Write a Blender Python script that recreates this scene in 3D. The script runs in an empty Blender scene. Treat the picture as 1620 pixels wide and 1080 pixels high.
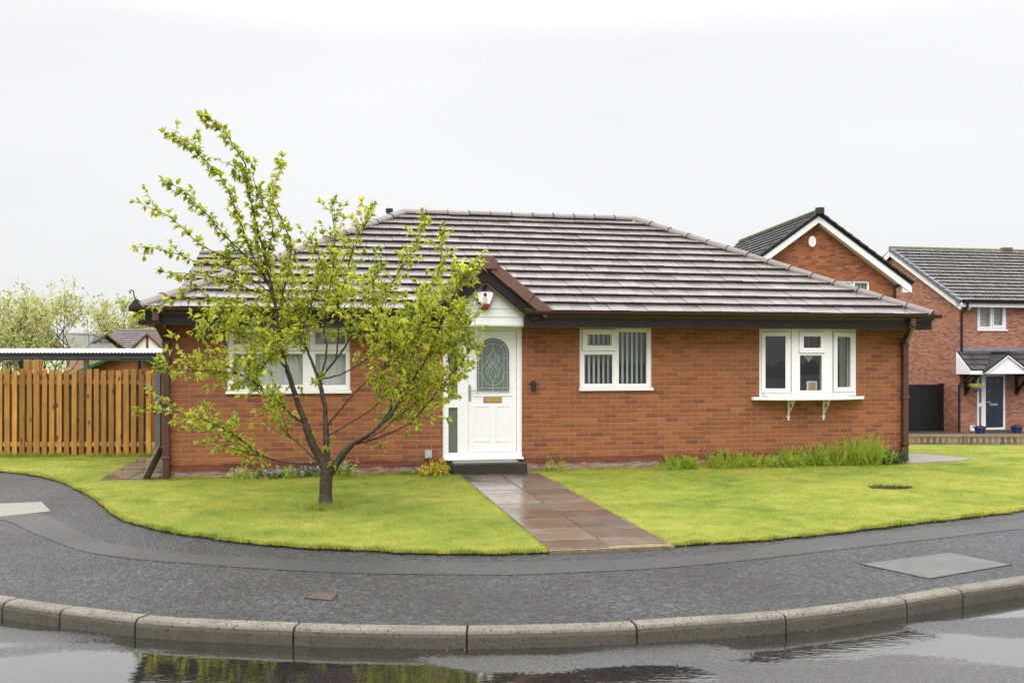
import bpy, bmesh, math, random
import numpy as np
from mathutils import Vector, Matrix
R = math.radians
random.seed(7); rng = np.random.default_rng(7)
C = bpy.context.scene.collection

# ------------------------------------------------------------------ camera, sky, sun, exposure
F_PX, CX, HY, H = 1500.0, 810.0, 567.0, 1.8          # focal length in photo pixels, principal column, horizon row, eye height
scene = bpy.context.scene
cam = bpy.data.cameras.new("camera"); cam_o = bpy.data.objects.new("camera", cam); C.objects.link(cam_o)
cam.sensor_width = 36; cam.lens = F_PX / 1620 * 36; cam.shift_y = (HY - 540) / 1620
cam.clip_start = .1; cam.clip_end = 2000
cam_o.location = (0, 0, H); cam_o.rotation_euler = (R(90), 0, 0)
scene.camera = cam_o
SUN_EL, SUN_AZ = 48, 205
w = bpy.data.worlds.new("World"); scene.world = w; w.use_nodes = True
nt = w.node_tree; nt.nodes.clear()
def wn(t, **k):
    n = nt.nodes.new(t)
    for a, b in k.items(): setattr(n, a, b)
    return n
out = wn('ShaderNodeOutputWorld'); bg = wn('ShaderNodeBackground'); bg.inputs[1].default_value = .1
sky = wn('ShaderNodeTexSky', sky_type='NISHITA', sun_disc=False, sun_elevation=R(SUN_EL), sun_rotation=R(SUN_AZ))
tc = wn('ShaderNodeTexCoord'); sep = wn('ShaderNodeSeparateXYZ'); nt.links.new(tc.outputs['Generated'], sep.inputs[0])
ramp = wn('ShaderNodeValToRGB'); nt.links.new(sep.outputs[2], ramp.inputs[0])
cr = ramp.color_ramp; cr.interpolation = 'EASE'
def g(v, t=(1, .998, 1.006)): return (v * t[0] / 4, v * t[1] / 4, v * t[2] / 4, 1)
cr.elements[0].position = 0; cr.elements[0].color = g(.90)
cr.elements[1].position = .42; cr.elements[1].color = g(1.35)
e = cr.elements.new(.30); e.color = g(.955)
e = cr.elements.new(.55); e.color = g(2.8)
e = cr.elements.new(1.0); e.color = g(4.0)
cn = wn('ShaderNodeTexNoise'); cn.inputs['Scale'].default_value = 1.6; cn.inputs['Detail'].default_value = 5
mp = wn('ShaderNodeMapping'); mp.inputs['Scale'].default_value = (1, 1, 3.2); nt.links.new(tc.outputs['Generated'], mp.inputs[0]); nt.links.new(mp.outputs[0], cn.inputs[0])
mr = wn('ShaderNodeMapRange'); nt.links.new(cn.outputs[0], mr.inputs[0]); mr.inputs[1].default_value = .3; mr.inputs[2].default_value = .7; mr.inputs[3].default_value = 37.4; mr.inputs[4].default_value = 41.6
vm = wn('ShaderNodeVectorMath', operation='SCALE'); nt.links.new(ramp.outputs[0], vm.inputs[0]); nt.links.new(mr.outputs[0], vm.inputs['Scale'])
mx = wn('ShaderNodeMix', data_type='RGBA'); mx.inputs[0].default_value = .96      # thick cloud over the clear sky
nt.links.new(sky.outputs[0], mx.inputs[6]); nt.links.new(vm.outputs[0], mx.inputs[7])
nt.links.new(mx.outputs[2], bg.inputs[0]); nt.links.new(bg.outputs[0], out.inputs[0])
sl = bpy.data.lights.new("sun", 'SUN'); sl.energy = 1.1; sl.angle = R(35); sl.color = (1, .97, .92)
so = bpy.data.objects.new("sun", sl); C.objects.link(so)
az, el = R(SUN_AZ), R(SUN_EL)
sdir = Vector((math.sin(az) * math.cos(el), math.cos(az) * math.cos(el), math.sin(el)))
so.rotation_euler = sdir.to_track_quat('Z', 'Y').to_euler()
vs = scene.view_settings; vs.view_transform = 'Standard'; vs.look = 'None'; vs.exposure = 0.0; vs.gamma = 1
scene.render.engine = 'CYCLES'; scene.cycles.max_bounces = 6; scene.cycles.transparent_max_bounces = 12
scene.cycles.caustics_reflective = False; scene.cycles.caustics_refractive = False

# ------------------------------------------------------------------ geometry helpers
def P(px, py, Y):                         # photo pixel + depth -> world point
    return Vector(((px - CX) / F_PX * Y, Y, H + (HY - py) / F_PX * Y))
def G(px, py, z=0.0):                     # photo pixel on a level plane
    Y = (H - z) * F_PX / (py - HY); return Vector(((px - CX) / F_PX * Y, Y, z))
class Fr:                                 # a building's own axes: u along its front, v into it
    def __init__(s, X, Y, deg): s.X, s.Y, s.t = X, Y, R(deg); s.c, s.s = math.cos(s.t), math.sin(s.t)
    def u(s, px, v=0.0):
        t = (px - CX) / F_PX
        return (t * (s.Y + v * s.c) - s.X + v * s.s) / (s.c - t * s.s)
    def z(s, py, u, v=0.0): return H + (HY - py) * (s.Y + u * s.s + v * s.c) / F_PX
    def rect(s, x0, x1, y0, y1, v=0.0):   # pixel box -> (u0,u1,z0,z1)
        a, b = s.u(x0, v), s.u(x1, v); m = (a + b) / 2
        return (a, b, s.z(y1, m, v), s.z(y0, m, v))
def rnd(a, b): return random.uniform(a, b)

class MB:
    def __init__(s): s.v = []; s.f = []; s.m = []
    def poly(s, pts, m=0):
        i = len(s.v); s.v += [tuple(p) for p in pts]; s.f.append(tuple(range(i, i + len(pts)))); s.m.append(m)
    def box(s, x0, x1, y0, y1, z0, z1, m=0):
        i = len(s.v)
        s.v += [(x0,y0,z0),(x1,y0,z0),(x1,y1,z0),(x0,y1,z0),(x0,y0,z1),(x1,y0,z1),(x1,y1,z1),(x0,y1,z1)]
        for f in ((0,3,2,1),(4,5,6,7),(0,1,5,4),(1,2,6,5),(2,3,7,6),(3,0,4,7)): s.f.append(tuple(i + k for k in f)); s.m.append(m)
        return s
    def hexa(s, b, t, m=0):               # bottom and top rings of equal length
        n = len(b); i = len(s.v); s.v += [tuple(p) for p in b] + [tuple(p) for p in t]
        s.f.append(tuple(i + k for k in reversed(range(n)))); s.m.append(m)
        s.f.append(tuple(i + n + k for k in range(n))); s.m.append(m)
        for k in range(n):
            q = (k + 1) % n; s.f.append((i + k, i + q, i + n + q, i + n + k)); s.m.append(m)
        return s
    def beam(s, a, b, wx, wz, m=0, up=(0, 0, 1)):   # rectangular bar from a to b
        a, b = Vector(a), Vector(b); d = (b - a).normalized(); sd = d.cross(Vector(up))
        if sd.length < 1e-4: sd = d.cross(Vector((0, 1, 0)))
        sd.normalize(); u = sd.cross(d)
        r = [sd * wx / 2 * i + u * wz / 2 * j for i, j in ((-1,-1),(1,-1),(1,1),(-1,1))]
        return s.hexa([a + q for q in r], [b + q for q in r], m)
    def tube(s, pts, rad, n=8, m=0, cap=True):
        pts = [Vector(p) for p in pts]; N = len(pts)
        if not hasattr(rad, '__len__'): rad = [rad] * N
        base = len(s.v); ref = Vector((.3, .2, 1)).normalized(); prev = None
        for k in range(N):
            d = (pts[min(k + 1, N - 1)] - pts[max(k - 1, 0)])
            d = d.normalized() if d.length > 1e-9 else Vector((0, 0, 1))
            if prev is None:
                x = d.cross(ref)
                if x.length < 1e-3: x = d.cross(Vector((1, 0, 0)))
            else: x = prev - d * prev.dot(d)
            x.normalize(); prev = x; y = d.cross(x)
            for j in range(n):
                a = 2 * math.pi * j / n; s.v.append(tuple(pts[k] + (x * math.cos(a) + y * math.sin(a)) * rad[k]))
        for k in range(N - 1):
            for j in range(n):
                q = (j + 1) % n; s.f.append((base + k*n + j, base + k*n + q, base + (k+1)*n + q, base + (k+1)*n + j)); s.m.append(m)
        if cap:
            s.f.append(tuple(base + j for j in reversed(range(n)))); s.m.append(m)
            s.f.append(tuple(base + (N-1)*n + j for j in range(n))); s.m.append(m)
        return s
    def lathe(s, cx, cy, prof, n=20, m=0):
        base = len(s.v)
        for r, z in prof:
            for j in range(n): a = 2*math.pi*j/n; s.v.append((cx + r*math.cos(a), cy + r*math.sin(a), z))
        for k in range(len(prof) - 1):
            for j in range(n):
                q = (j+1) % n; s.f.append((base+k*n+j, base+k*n+q, base+(k+1)*n+q, base+(k+1)*n+j)); s.m.append(m)
        return s
    def prism(s, pts, v0, v1, m=0):       # outline in (u,z) extruded from v0 to v1
        return s.hexa([(a, v1, b) for a, b in pts], [(a, v0, b) for a, b in pts], m)
    def wall(s, u0, u1, z0, z1, holes, v0, v1, m=0):   # slab with rectangular holes and reveals
        us = sorted({u0, u1, *[h[0] for h in holes], *[h[1] for h in holes]}); zs = sorted({z0, z1, *[h[2] for h in holes], *[h[3] for h in holes]})
        us = [a for a in us if u0 <= a <= u1]; zs = [a for a in zs if z0 <= a <= z1]
        inh = lambda a, b: any(h[0] < a < h[1] and h[2] < b < h[3] for h in holes)
        for i in range(len(us)-1):
            for j in range(len(zs)-1):
                a, b, c, d = us[i], us[i+1], zs[j], zs[j+1]
                if inh((a+b)/2, (c+d)/2): continue
                s.poly([(a,v0,c),(b,v0,c),(b,v0,d),(a,v0,d)], m); s.poly([(b,v1,c),(a,v1,c),(a,v1,d),(b,v1,d)], m)
        rs = [(u0,u1,z0,z1,-1)] + [(max(h[0],u0),min(h[1],u1),max(h[2],z0),min(h[3],z1),1) for h in holes]
        for a, b, c, d, sg in rs:
            q = [[(a,v0,c),(b,v0,c),(b,v1,c),(a,v1,c)],[(b,v0,d),(a,v0,d),(a,v1,d),(b,v1,d)],[(a,v0,d),(a,v0,c),(a,v1,c),(a,v1,d)],[(b,v0,c),(b,v0,d),(b,v1,d),(b,v1,c)]]
            for k in q: s.poly(k if sg > 0 else k[::-1], m)
        return s
    def build(s, name, mats, parent=None, smooth=False, bevel=0, kind=None):
        me = bpy.data.meshes.new(name); me.from_pydata(s.v, [], s.f)
        if not isinstance(mats, (list, tuple)): mats = [mats]
        for m in mats: me.materials.append(m)
        me.polygons.foreach_set('material_index', s.m)
        if smooth: me.polygons.foreach_set('use_smooth', [True] * len(s.f))
        n = np.empty(len(s.f) * 3, np.float32); me.polygons.foreach_get('normal', n); n = np.abs(n.reshape(-1, 3))
        tot = np.array([len(f) for f in s.f]); fi = np.repeat(np.arange(len(s.f)), tot)
        li = np.fromiter((i for f in s.f for i in f), int); co = np.array(s.v, np.float32)[li]; nn = n[fi]
        ax = nn.argmax(1); uv = np.empty((len(li), 2), np.float32)
        uv[:, 0] = np.where(ax == 0, co[:, 1], co[:, 0]); uv[:, 1] = np.where(ax == 2, co[:, 1], co[:, 2])
        ul = me.uv_layers.new(name='UVMap'); ul.data.foreach_set('uv', uv.ravel())
        me.update()
        o = bpy.data.objects.new(name, me); C.objects.link(o); o.parent = parent
        if kind: o['kind'] = kind
        if bevel:
            b = o.modifiers.new('bevel', 'BEVEL'); b.width = bevel; b.segments = 2; b.limit_method = 'ANGLE'
        return o

def thing(name, label, cat, loc=(0,0,0), rz=0, group=None):
    o = bpy.data.objects.new(name, None); C.objects.link(o); o.empty_display_size = .2
    o.location = loc; o.rotation_euler = (0, 0, rz); return tag(o, label, cat, group)
def tag(o, label, cat, group=None):
    o['label'] = label; o['category'] = cat
    if group: o['group'] = group
    return o
def dup(root, loc=None, rz=None, label=None, group=None):
    r = root.copy(); C.objects.link(r)
    if loc is not None: r.location = loc
    if rz is not None: r.rotation_euler = (0, 0, rz)
    if label: r['label'] = label
    if group: r['group'] = group
    for ch in list(root.children):
        c = ch.copy(); C.objects.link(c); c.parent = r
    return r
def clip(poly, conv):                     # clip poly to a convex counter-clockwise polygon
    for i in range(len(conv)):
        (ax, ay), (bx, by) = conv[i], conv[(i+1) % len(conv)]; o = []
        ins = lambda p: (bx-ax)*(p[1]-ay) - (by-ay)*(p[0]-ax) >= -1e-9
        for k in range(len(poly)):
            p, q = poly[k], poly[(k+1) % len(poly)]; a, b = ins(p), ins(q)
            if a: o.append(p)
            if a != b:
                d1 = (bx-ax)*(p[1]-ay) - (by-ay)*(p[0]-ax); d2 = (bx-ax)*(q[1]-ay) - (by-ay)*(q[0]-ax); t = d1/(d1-d2)
                o.append((p[0]+(q[0]-p[0])*t, p[1]+(q[1]-p[1])*t))
        poly = o
        if len(poly) < 3: return []
    return poly
def tiles(mb, O, a, b, shape, tw=.3, gauge=.336, th=.035, roll=0, jit=.003, m=0):
    O, a, b = Vector(O), Vector(a).normalized(), Vector(b).normalized(); n = a.cross(b)
    if n.z < 0: n = -n
    mb.hexa([O + a*p - n*.05 + b*q for p, q in shape], [O + a*p + b*q for p, q in shape], m)
    p0, p1 = min(p[0] for p in shape), max(p[0] for p in shape); q1 = max(p[1] for p in shape)
    for r in range(int(math.ceil(q1 / gauge))):
        b0 = r * gauge; off = tw * .5 * (r % 2) - tw
        k = int(p0 / tw) - 1
        while k * tw + off < p1:
            a0 = k * tw + off; j = rnd(-jit, jit); sk = rnd(-jit, jit); lo = rnd(-.004, .004)
            pieces = [(a0, a0 + tw - .006, 0)]
            if roll: pieces.append((a0 + tw * .55, a0 + tw * .95, roll)); pieces.append((a0 + tw * .08, a0 + tw * .4, roll))
            for s0, s1, rh in pieces:
                pl = clip([(s0, b0 + lo), (s1, b0 + lo), (s1, b0 + gauge + .004), (s0, b0 + gauge + .004)], shape)
                if len(pl) < 3: continue
                bot, top = [], []
                for p, q in pl:
                    t = (q - b0) / gauge; base = O + a*p + b*q
                    hh = th * (2 - t) + j + sk * ((p - s0) / tw) + rh
                    bot.append(base + n * (th * max(1 - t, 0) * .92 + .001)); top.append(base + n * hh)
                mb.hexa(bot, top, m)
            k += 1

# ------------------------------------------------------------------ materials
class NT:
    def __init__(s, name):
        s.m = bpy.data.materials.new(name); s.m.use_nodes = True; s.t = s.m.node_tree; s.n = s.t.nodes; s.b = s.n['Principled BSDF']
    def N(s, t, **k):
        n = s.n.new(t)
        for a, b in k.items(): setattr(n, a, b)
        return n
    def L(s, a, b): s.t.links.new(a, b)
    def math(s, op, a, b=None, c=None, clamp=False):
        n = s.N('ShaderNodeMath', operation=op); n.use_clamp = clamp
        for i, v in enumerate((a, b, c)):
            if v is None: continue
            if isinstance(v, (int, float)): n.inputs[i].default_value = v
            else: s.L(v, n.inputs[i])
        return n.outputs[0]
    def noise(s, scale, detail=4, rough=.55, vec=None, dist=0):
        n = s.N('ShaderNodeTexNoise'); n.inputs['Scale'].default_value = scale; n.inputs['Detail'].default_value = detail; n.inputs['Roughness'].default_value = rough; n.inputs['Distortion'].default_value = dist
        s.L(vec if vec is not None else s.obj(), n.inputs['Vector']); return n.outputs[0]
    def obj(s):
        if not hasattr(s, '_o'): s._o = s.N('ShaderNodeTexCoord')
        return s._o.outputs['Object']
    def wpos(s):
        if not hasattr(s, '_g'): s._g = s.N('ShaderNodeNewGeometry')
        return s._g.outputs['Position']
    def isl(s): s.wpos(); return s._g.outputs['Random Per Island']
    def mapv(s, vec, sc=(1,1,1), rot=(0,0,0)):
        m = s.N('ShaderNodeMapping'); m.inputs['Scale'].default_value = sc; m.inputs['Rotation'].default_value = rot; s.L(vec, m.inputs[0]); return m.outputs[0]
    def ramp(s, fac, stops, interp='LINEAR'):
        n = s.N('ShaderNodeValToRGB'); n.color_ramp.interpolation = interp; cr = n.color_ramp
        while len(cr.elements) < len(stops): cr.elements.new(.5)
        for e, (p, c) in zip(cr.elements, stops):
            e.position = p; e.color = (*c, 1) if hasattr(c, '__len__') else (c, c, c, 1)
        s.L(fac, n.inputs[0]); return n.outputs[0]
    def mix(s, f, a, b, mode='MIX'):
        n = s.N('ShaderNodeMix', data_type='RGBA', blend_type=mode)
        for i, v in ((0, f), (6, a), (7, b)):
            if isinstance(v, (int, float)): n.inputs[i].default_value = v
            elif isinstance(v, tuple): n.inputs[i].default_value = (*v, 1)
            else: s.L(v, n.inputs[i])
        return n.outputs[2]
    def rng(s, v, a, b, c, d):
        n = s.N('ShaderNodeMapRange'); s.L(v, n.inputs[0])
        for i, q in enumerate((a, b, c, d)): n.inputs[i+1].default_value = q
        return n.outputs[0]
    def bump(s, h, dist=.01, strength=1, nrm=None):
        n = s.N('ShaderNodeBump'); n.inputs['Distance'].default_value = dist; n.inputs['Strength'].default_value = strength
        s.L(h, n.inputs['Height'])
        if nrm is not None: s.L(nrm, n.inputs['Normal'])
        return n.outputs[0]
    def set(s, col=None, rough=None, nrm=None, spec=None, metal=None, coat=None, coat_r=None):
        for k, v in (('Base Color', col), ('Roughness', rough), ('Normal', nrm), ('Specular IOR Level', spec), ('Metallic', metal), ('Coat Weight', coat), ('Coat Roughness', coat_r)):
            if v is None: continue
            if isinstance(v, tuple): s.b.inputs[k].default_value = (*v, 1)
            elif isinstance(v, (int, float)): s.b.inputs[k].default_value = v
            else: s.L(v, s.b.inputs[k])
        return s.m

def plain(name, col, rough=.5, spec=.5, var=.12, scale=6, bump=0, metal=0, dirt=0):
    t = NT(name); n = t.noise(scale, 5); n2 = t.noise(scale * 9, 3)
    c = t.mix(t.rng(n, .3, .7, 0, 1), tuple(x * (1 - var) for x in col), tuple(min(x * (1 + var), 1) for x in col))
    if dirt:
        c = t.mix(t.rng(t.noise(2.2, 8, .7), .52, .75, 0, dirt), c, (.16, .15, .11))
    return t.set(col=c, rough=t.rng(n2, .3, .7, rough * .85, min(rough * 1.15, 1)), spec=spec, metal=metal, nrm=t.bump(n2, bump) if bump else None)

def brick(name, stops, mortar=(.36, .27, .20), bw=.235, rh=.075, mw=.0055, damp=True, seed=0):
    t = NT(name); uvn = t.N('ShaderNodeTexCoord'); uv = uvn.outputs['UV']
    wob = t.N('ShaderNodeTexNoise'); wob.inputs['Scale'].default_value = 9; wob.inputs['Detail'].default_value = 3; t.L(uv, wob.inputs[0])
    sb = t.N('ShaderNodeVectorMath', operation='SUBTRACT'); t.L(wob.outputs[1], sb.inputs[0]); sb.inputs[1].default_value = (.5, .5, .5)
    sc = t.N('ShaderNodeVectorMath', operation='SCALE'); t.L(sb.outputs[0], sc.inputs[0]); sc.inputs['Scale'].default_value = .010
    ad = t.N('ShaderNodeVectorMath', operation='ADD'); t.L(uv, ad.inputs[0]); t.L(sc.outputs[0], ad.inputs[1])
    sp = t.N('ShaderNodeSeparateXYZ'); t.L(ad.outputs[0], sp.inputs[0])
    V = t.math('DIVIDE', sp.outputs[1], rh); row = t.math('FLOOR', V); fv = t.math('SUBTRACT', V, row)
    par = t.math('MODULO', t.math('ADD', row, 1000), 2)
    U = t.math('ADD', t.math('DIVIDE', sp.outputs[0], bw), t.math('MULTIPLY', par, .5)); colm = t.math('FLOOR', U); fu = t.math('SUBTRACT', U, colm)
    du = t.math('MULTIPLY', t.math('MINIMUM', fu, t.math('SUBTRACT', 1, fu)), bw); dv = t.math('MULTIPLY', t.math('MINIMUM', fv, t.math('SUBTRACT', 1, fv)), rh)
    d = t.math('ADD', t.math('MINIMUM', du, dv), t.math('MULTIPLY', t.math('SUBTRACT', t.noise(60, 3, vec=uv), .5), .004))
    mask = t.rng(d, mw - .0018, mw + .0018, 0, 1)
    cb = t.N('ShaderNodeCombineXYZ'); t.L(row, cb.inputs[0]); t.L(colm, cb.inputs[1]); cb.inputs[2].default_value = seed
    wnz = t.N('ShaderNodeTexWhiteNoise', noise_dimensions='3D'); t.L(cb.outputs[0], wnz.inputs[0])
    bc = t.ramp(wnz.outputs[0], stops)
    fine = t.noise(70, 5, .7, vec=uv); big = t.noise(.9, 4, vec=uv)
    bc = t.mix(t.rng(fine, .3, .7, 0, .45), bc, t.mix(1.0, bc, (.55, .5, .5), 'MULTIPLY'))
    bc = t.mix(t.rng(big, .35, .65, 0, .3), bc, t.mix(1.0, bc, (1.25, 1.18, 1.1), 'MULTIPLY'))
    mc = t.mix(t.rng(fine, .3, .7, 0, .5), mortar, tuple(x * .6 for x in mortar))
    c = t.mix(mask, mc, bc); rough = t.rng(fine, .3, .7, .62, .85)
    if damp:                               # damp courses and salt bloom low on the wall
        s2 = t.N('ShaderNodeSeparateXYZ'); t.L(uv, s2.inputs[0]); nz = t.math('MULTIPLY', t.math('SUBTRACT', t.noise(3.2, 6, .65, vec=uv), .5), .16)
        zz = t.math('ADD', s2.outputs[1], nz)
        dm = t.rng(zz, .19, .25, .85, 0); c = t.mix(dm, c, t.mix(1.0, c, (.50, .42, .50), 'MULTIPLY'))
        bl = t.math('MULTIPLY', t.rng(zz, .09, .12, 1, 0), t.rng(t.noise(6, 6, .7, vec=t.mapv(uv, (1, 4, 1))), .40, .60, .15, .75))
        c = t.mix(bl, c, (.42, .33, .32))
    h = t.math('ADD', mask, t.math('MULTIPLY', fine, .35))
    return t.set(col=c, rough=rough, nrm=t.bump(h, .006, .8), spec=.3)

M = {}
RED = [(0, (.20, .070, .036)), (.08, (.25, .083, .038)), (.35, (.29, .097, .040)), (.65, (.325, .110, .043)), (.92, (.375, .138, .052)), (1, (.27, .090, .042))]
M['brick'] = brick('orange red brick', RED, mortar=(.34, .225, .15), mw=.0054)
M['brick_a'] = brick('red brown brick', [(0, (.17, .06, .03)), (.5, (.34, .11, .045)), (1, (.42, .15, .06))], mortar=(.27, .16, .10), damp=False, seed=3)
M['brick_b'] = brick('rustic red brick', [(0, (.22, .085, .055)), (.4, (.38, .15, .09)), (1, (.50, .22, .14))], mortar=(.42, .30, .23), damp=False, seed=5, mw=.007)
M['brick_tan'] = brick('tan brick', [(0, (.38, .22, .13)), (1, (.50, .32, .2))], damp=False, seed=8)
M['brick_step'] = brick('dark blue step brick', [(0, (.030, .027, .024)), (1, (.06, .054, .046))], mortar=(.055, .05, .042), bw=.46, rh=.4, damp=False, seed=9)

def tile_mat(name, lo, hi, edge, rough=(.22, .42), lichen=.0, spec=.5):
    t = NT(name); r = t.isl(); n = t.noise(5, 6, .65); f = t.noise(60, 4, .7)
    c = t.ramp(r, [(0, lo), (.6, tuple((a + b) / 2 for a, b in zip(lo, hi))), (1, hi)])
    c = t.mix(t.rng(n, .35, .7, 0, .4), c, t.mix(1.0, c, (.62, .6, .6), 'MULTIPLY'))
    c = t.mix(t.rng(f, .4, .75, 0, .2), c, t.mix(1.0, c, (.6, .6, .6), 'MULTIPLY'))
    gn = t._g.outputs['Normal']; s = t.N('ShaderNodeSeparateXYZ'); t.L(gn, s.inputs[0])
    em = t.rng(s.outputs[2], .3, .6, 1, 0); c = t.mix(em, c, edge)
    c = t.mix(t.rng(t.noise(3.1, 7, .72), .52, .68, 0, .35), c, t.mix(1.0, c, (.62, .50, .42), 'MULTIPLY'))
    if lichen:
        l = t.rng(t.noise(9, 7, .75), .58, .68, 0, lichen); c = t.mix(l, c, (.30, .25, .07))
    return t.set(col=c, rough=t.rng(t.noise(14, 4), .3, .7, *rough), spec=spec, nrm=t.bump(n, .0012, .4))
M['tile'] = tile_mat('wet brown concrete tile', (.120, .106, .100), (.205, .186, .178), (.050, .030, .022), (.22, .36), lichen=0, spec=.6)  # dark edge colour: wet weathered tile ends plus course shade painted in
M['ridge'] = tile_mat('brown ridge tile', (.155, .128, .112), (.235, .198, .175), (.175, .145, .125), (.4, .6), lichen=.5)
M['verge'] = tile_mat('red brown verge tile', (.13, .065, .048), (.20, .105, .078), (.15, .075, .055), (.5, .7))
M['tile_dark'] = tile_mat('dark grey roof tile', (.030, .030, .033), (.07, .068, .07), (.02, .02, .022), (.35, .6), lichen=.25)
M['tile_grey'] = tile_mat('weathered grey roof tile', (.115, .105, .10), (.20, .19, .18), (.03, .028, .027), (.35, .6), lichen=.3)
M['tile_mauve'] = tile_mat('brown pantile', (.12, .092, .088), (.19, .150, .143), (.05, .03, .03), (.4, .6))
M['moss'] = plain('mossy ridge mortar', (.13, .115, .065), .85, .2, .4, 9, .004)
M['verge_grey'] = plain('grey plastic verge', (.13, .14, .17), .4, .5, .15, 5)

M['upvc'] = plain('white upvc', (.89, .875, .89), .28, .5, .004, 1)
M['shiplap'] = plain('white shiplap cladding', (.80, .82, .80), .35, .5, .04, 3)
M['sill'] = plain('white sill', (.84, .84, .84), .3, .5, .03, 4)
M['brown'] = plain('dark brown upvc', (.017, .011, .010), .5, .3, .2, 4)
M['gutter'] = plain('brown plastic gutter', (.060, .028, .022), .4, .3, .2, 3)
M['pipe'] = plain('brown plastic downpipe', (.075, .030, .022), .30, .6, .2, 3)
M['soffit'] = plain('cream soffit', (.34, .28, .22), .6, .3, .1, 4)
M['black'] = plain('black plastic', (.012, .012, .013), .35, .5, .1, 8)
M['black_paint'] = plain('black painted timber', (.010, .010, .011), .45, .4, .3, 6, .002)
M['navy'] = plain('navy door paint', (.018, .028, .050), .3, .5, .1, 4)
M['steel'] = plain('brushed steel', (.45, .45, .46), .3, .5, .08, 20, metal=1)
M['brass'] = plain('brass', (.62, .42, .12), .3, .5, .08, 20, metal=.9)
M['lead'] = plain('lead sheet', (.20, .22, .24), .5, .5, .15, 5)
M['came'] = plain('window leading', (.52, .56, .56), .35, .5, .05, 20)
M['grey_box'] = plain('grey plastic', (.42, .46, .50), .4, .5, .05, 6)
M['red'] = plain('red plastic', (.22, .010, .018), .25, .5, .1, 12)
M['black_trim'] = plain('dark trim', (.04, .02, .02), .4, .5, .1, 12)
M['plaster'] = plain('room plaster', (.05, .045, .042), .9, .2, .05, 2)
M['blind'] = plain('white blind fabric', (.76, .77, .77), .8, .2, .04, 14)
M['curtain'] = plain('pale green curtain', (.50, .52, .44), .85, .2, .05, 10)
M['cream'] = plain('cream card', (.70, .62, .45), .6, .3, .05, 14)
M['pine'] = plain('pine print', (.55, .38, .18), .5, .3, .15, 14)
M['render'] = plain('cream render', (.75, .73, .66), .8, .2, .04, 3)
M['green_paint'] = plain('green shed felt', (.012, .11, .055), .6, .3, .15, 5)
M['shed_wood'] = plain('orange shed boards', (.33, .13, .05), .6, .3, .2, 6)
M['corr'] = plain('pale corrugated sheet', (.48, .51, .54), .3, .5, .06, 3)
M['beam'] = plain('grey metal beam', (.075, .085, .10), .35, .5, .1, 3)
M['galv'] = plain('galvanised post', (.10, .11, .11), .5, .5, .1, 6)
M['pot'] = plain('blue glazed pot', (.02, .045, .17), .15, .7, .2, 6)
M['soil'] = plain('soil', (.045, .032, .022), .95, .2, .3, 20, .01)
M['basket'] = plain('basket liner', (.25, .26, .27), .8, .3, .2, 20)
M['iron'] = plain('rusty iron', (.070, .046, .036), .6, .4, .4, 25, .004)

def glass():
    t = NT('window glass'); t.n.remove(t.b); o = t.n['Material Output']
    tr = t.N('ShaderNodeBsdfTransparent'); tr.inputs[0].default_value = (.86, .89, .88, 1); gl = t.N('ShaderNodeBsdfGlossy'); gl.inputs['Roughness'].default_value = .02
    fr = t.N('ShaderNodeLayerWeight'); fr.inputs[0].default_value = .5
    f = t.math('ADD', t.math('MULTIPLY', t.math('POWER', fr.outputs[1], 5), .85), .085, clamp=True); nm = t.bump(t.noise(2.2, 2), .003, .5); t.L(nm, gl.inputs['Normal'])
    mx = t.N('ShaderNodeMixShader'); t.L(f, mx.inputs[0]); t.L(tr.outputs[0], mx.inputs[1]); t.L(gl.outputs[0], mx.inputs[2]); t.L(mx.outputs[0], o.inputs[0]); return t.m
M['glass'] = glass()
t = NT('obscure door glass'); n = t.noise(38, 5, .6)
M['shade_line'] = plain('grey window seal', (.20, .20, .20), .6, .3, .05, 8)  # grey for thin strips that stand in for shadow lines between frame parts
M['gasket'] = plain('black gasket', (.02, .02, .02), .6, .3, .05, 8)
M['glass_door'] = t.set(col=t.mix(t.rng(n, .35, .65, 0, 1), (.085, .11, .105), (.17, .20, .19)), rough=.22, spec=.6, nrm=t.bump(n, .004, .8))
t = NT('obscure side glass'); n = t.noise(60, 4, .6)
M['glass_side'] = t.set(col=t.mix(t.rng(n, .35, .65, 0, 1), (.11, .115, .10), (.16, .16, .14)), rough=.35, spec=.5, nrm=t.bump(n, .002, .6))

def wood(name, lo, hi, knot=(.06, .025, .01), per_obj=True, rot=False):
    t = NT(name); o = t.obj(); n1 = t.noise(1.0, 6, .65, vec=t.mapv(o, (40, 40, 2.2) if not rot else (2.2, 40, 40)), dist=.8)
    oi = t.N('ShaderNodeObjectInfo'); ad = t.N('ShaderNodeVectorMath', operation='ADD'); t.L(o, ad.inputs[0]); sc = t.N('ShaderNodeVectorMath', operation='SCALE')
    sc.inputs[0].default_value = (17, 31, 53); t.L(oi.outputs['Random'], sc.inputs['Scale']); t.L(sc.outputs[0], ad.inputs[1])
    big = t.noise(1.6, 4, vec=ad.outputs[0])
    c = t.mix(t.rng(n1, .3, .7, 0, 1), lo, hi)
    c = t.mix(t.rng(big, .35, .65, 0, .5), c, t.mix(1.0, c, (.62, .58, .5), 'MULTIPLY'))
    br = t.rng(oi.outputs['Random'], 0, 1, .55, 1.25); cb = t.N('ShaderNodeVectorMath', operation='SCALE'); t.L(c, cb.inputs[0]); t.L(br, cb.inputs['Scale'])
    v = t.N('ShaderNodeTexVoronoi'); v.inputs['Scale'].default_value = 1; t.L(t.mapv(ad.outputs[0], (8, 8, 3.6)), v.inputs[0])
    c = t.mix(t.rng(v.outputs['Distance'], .10, .20, .9, 0), cb.outputs[0], knot)
    return t.set(col=c, rough=.62, spec=.35, nrm=t.bump(n1, .002, .6))
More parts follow.
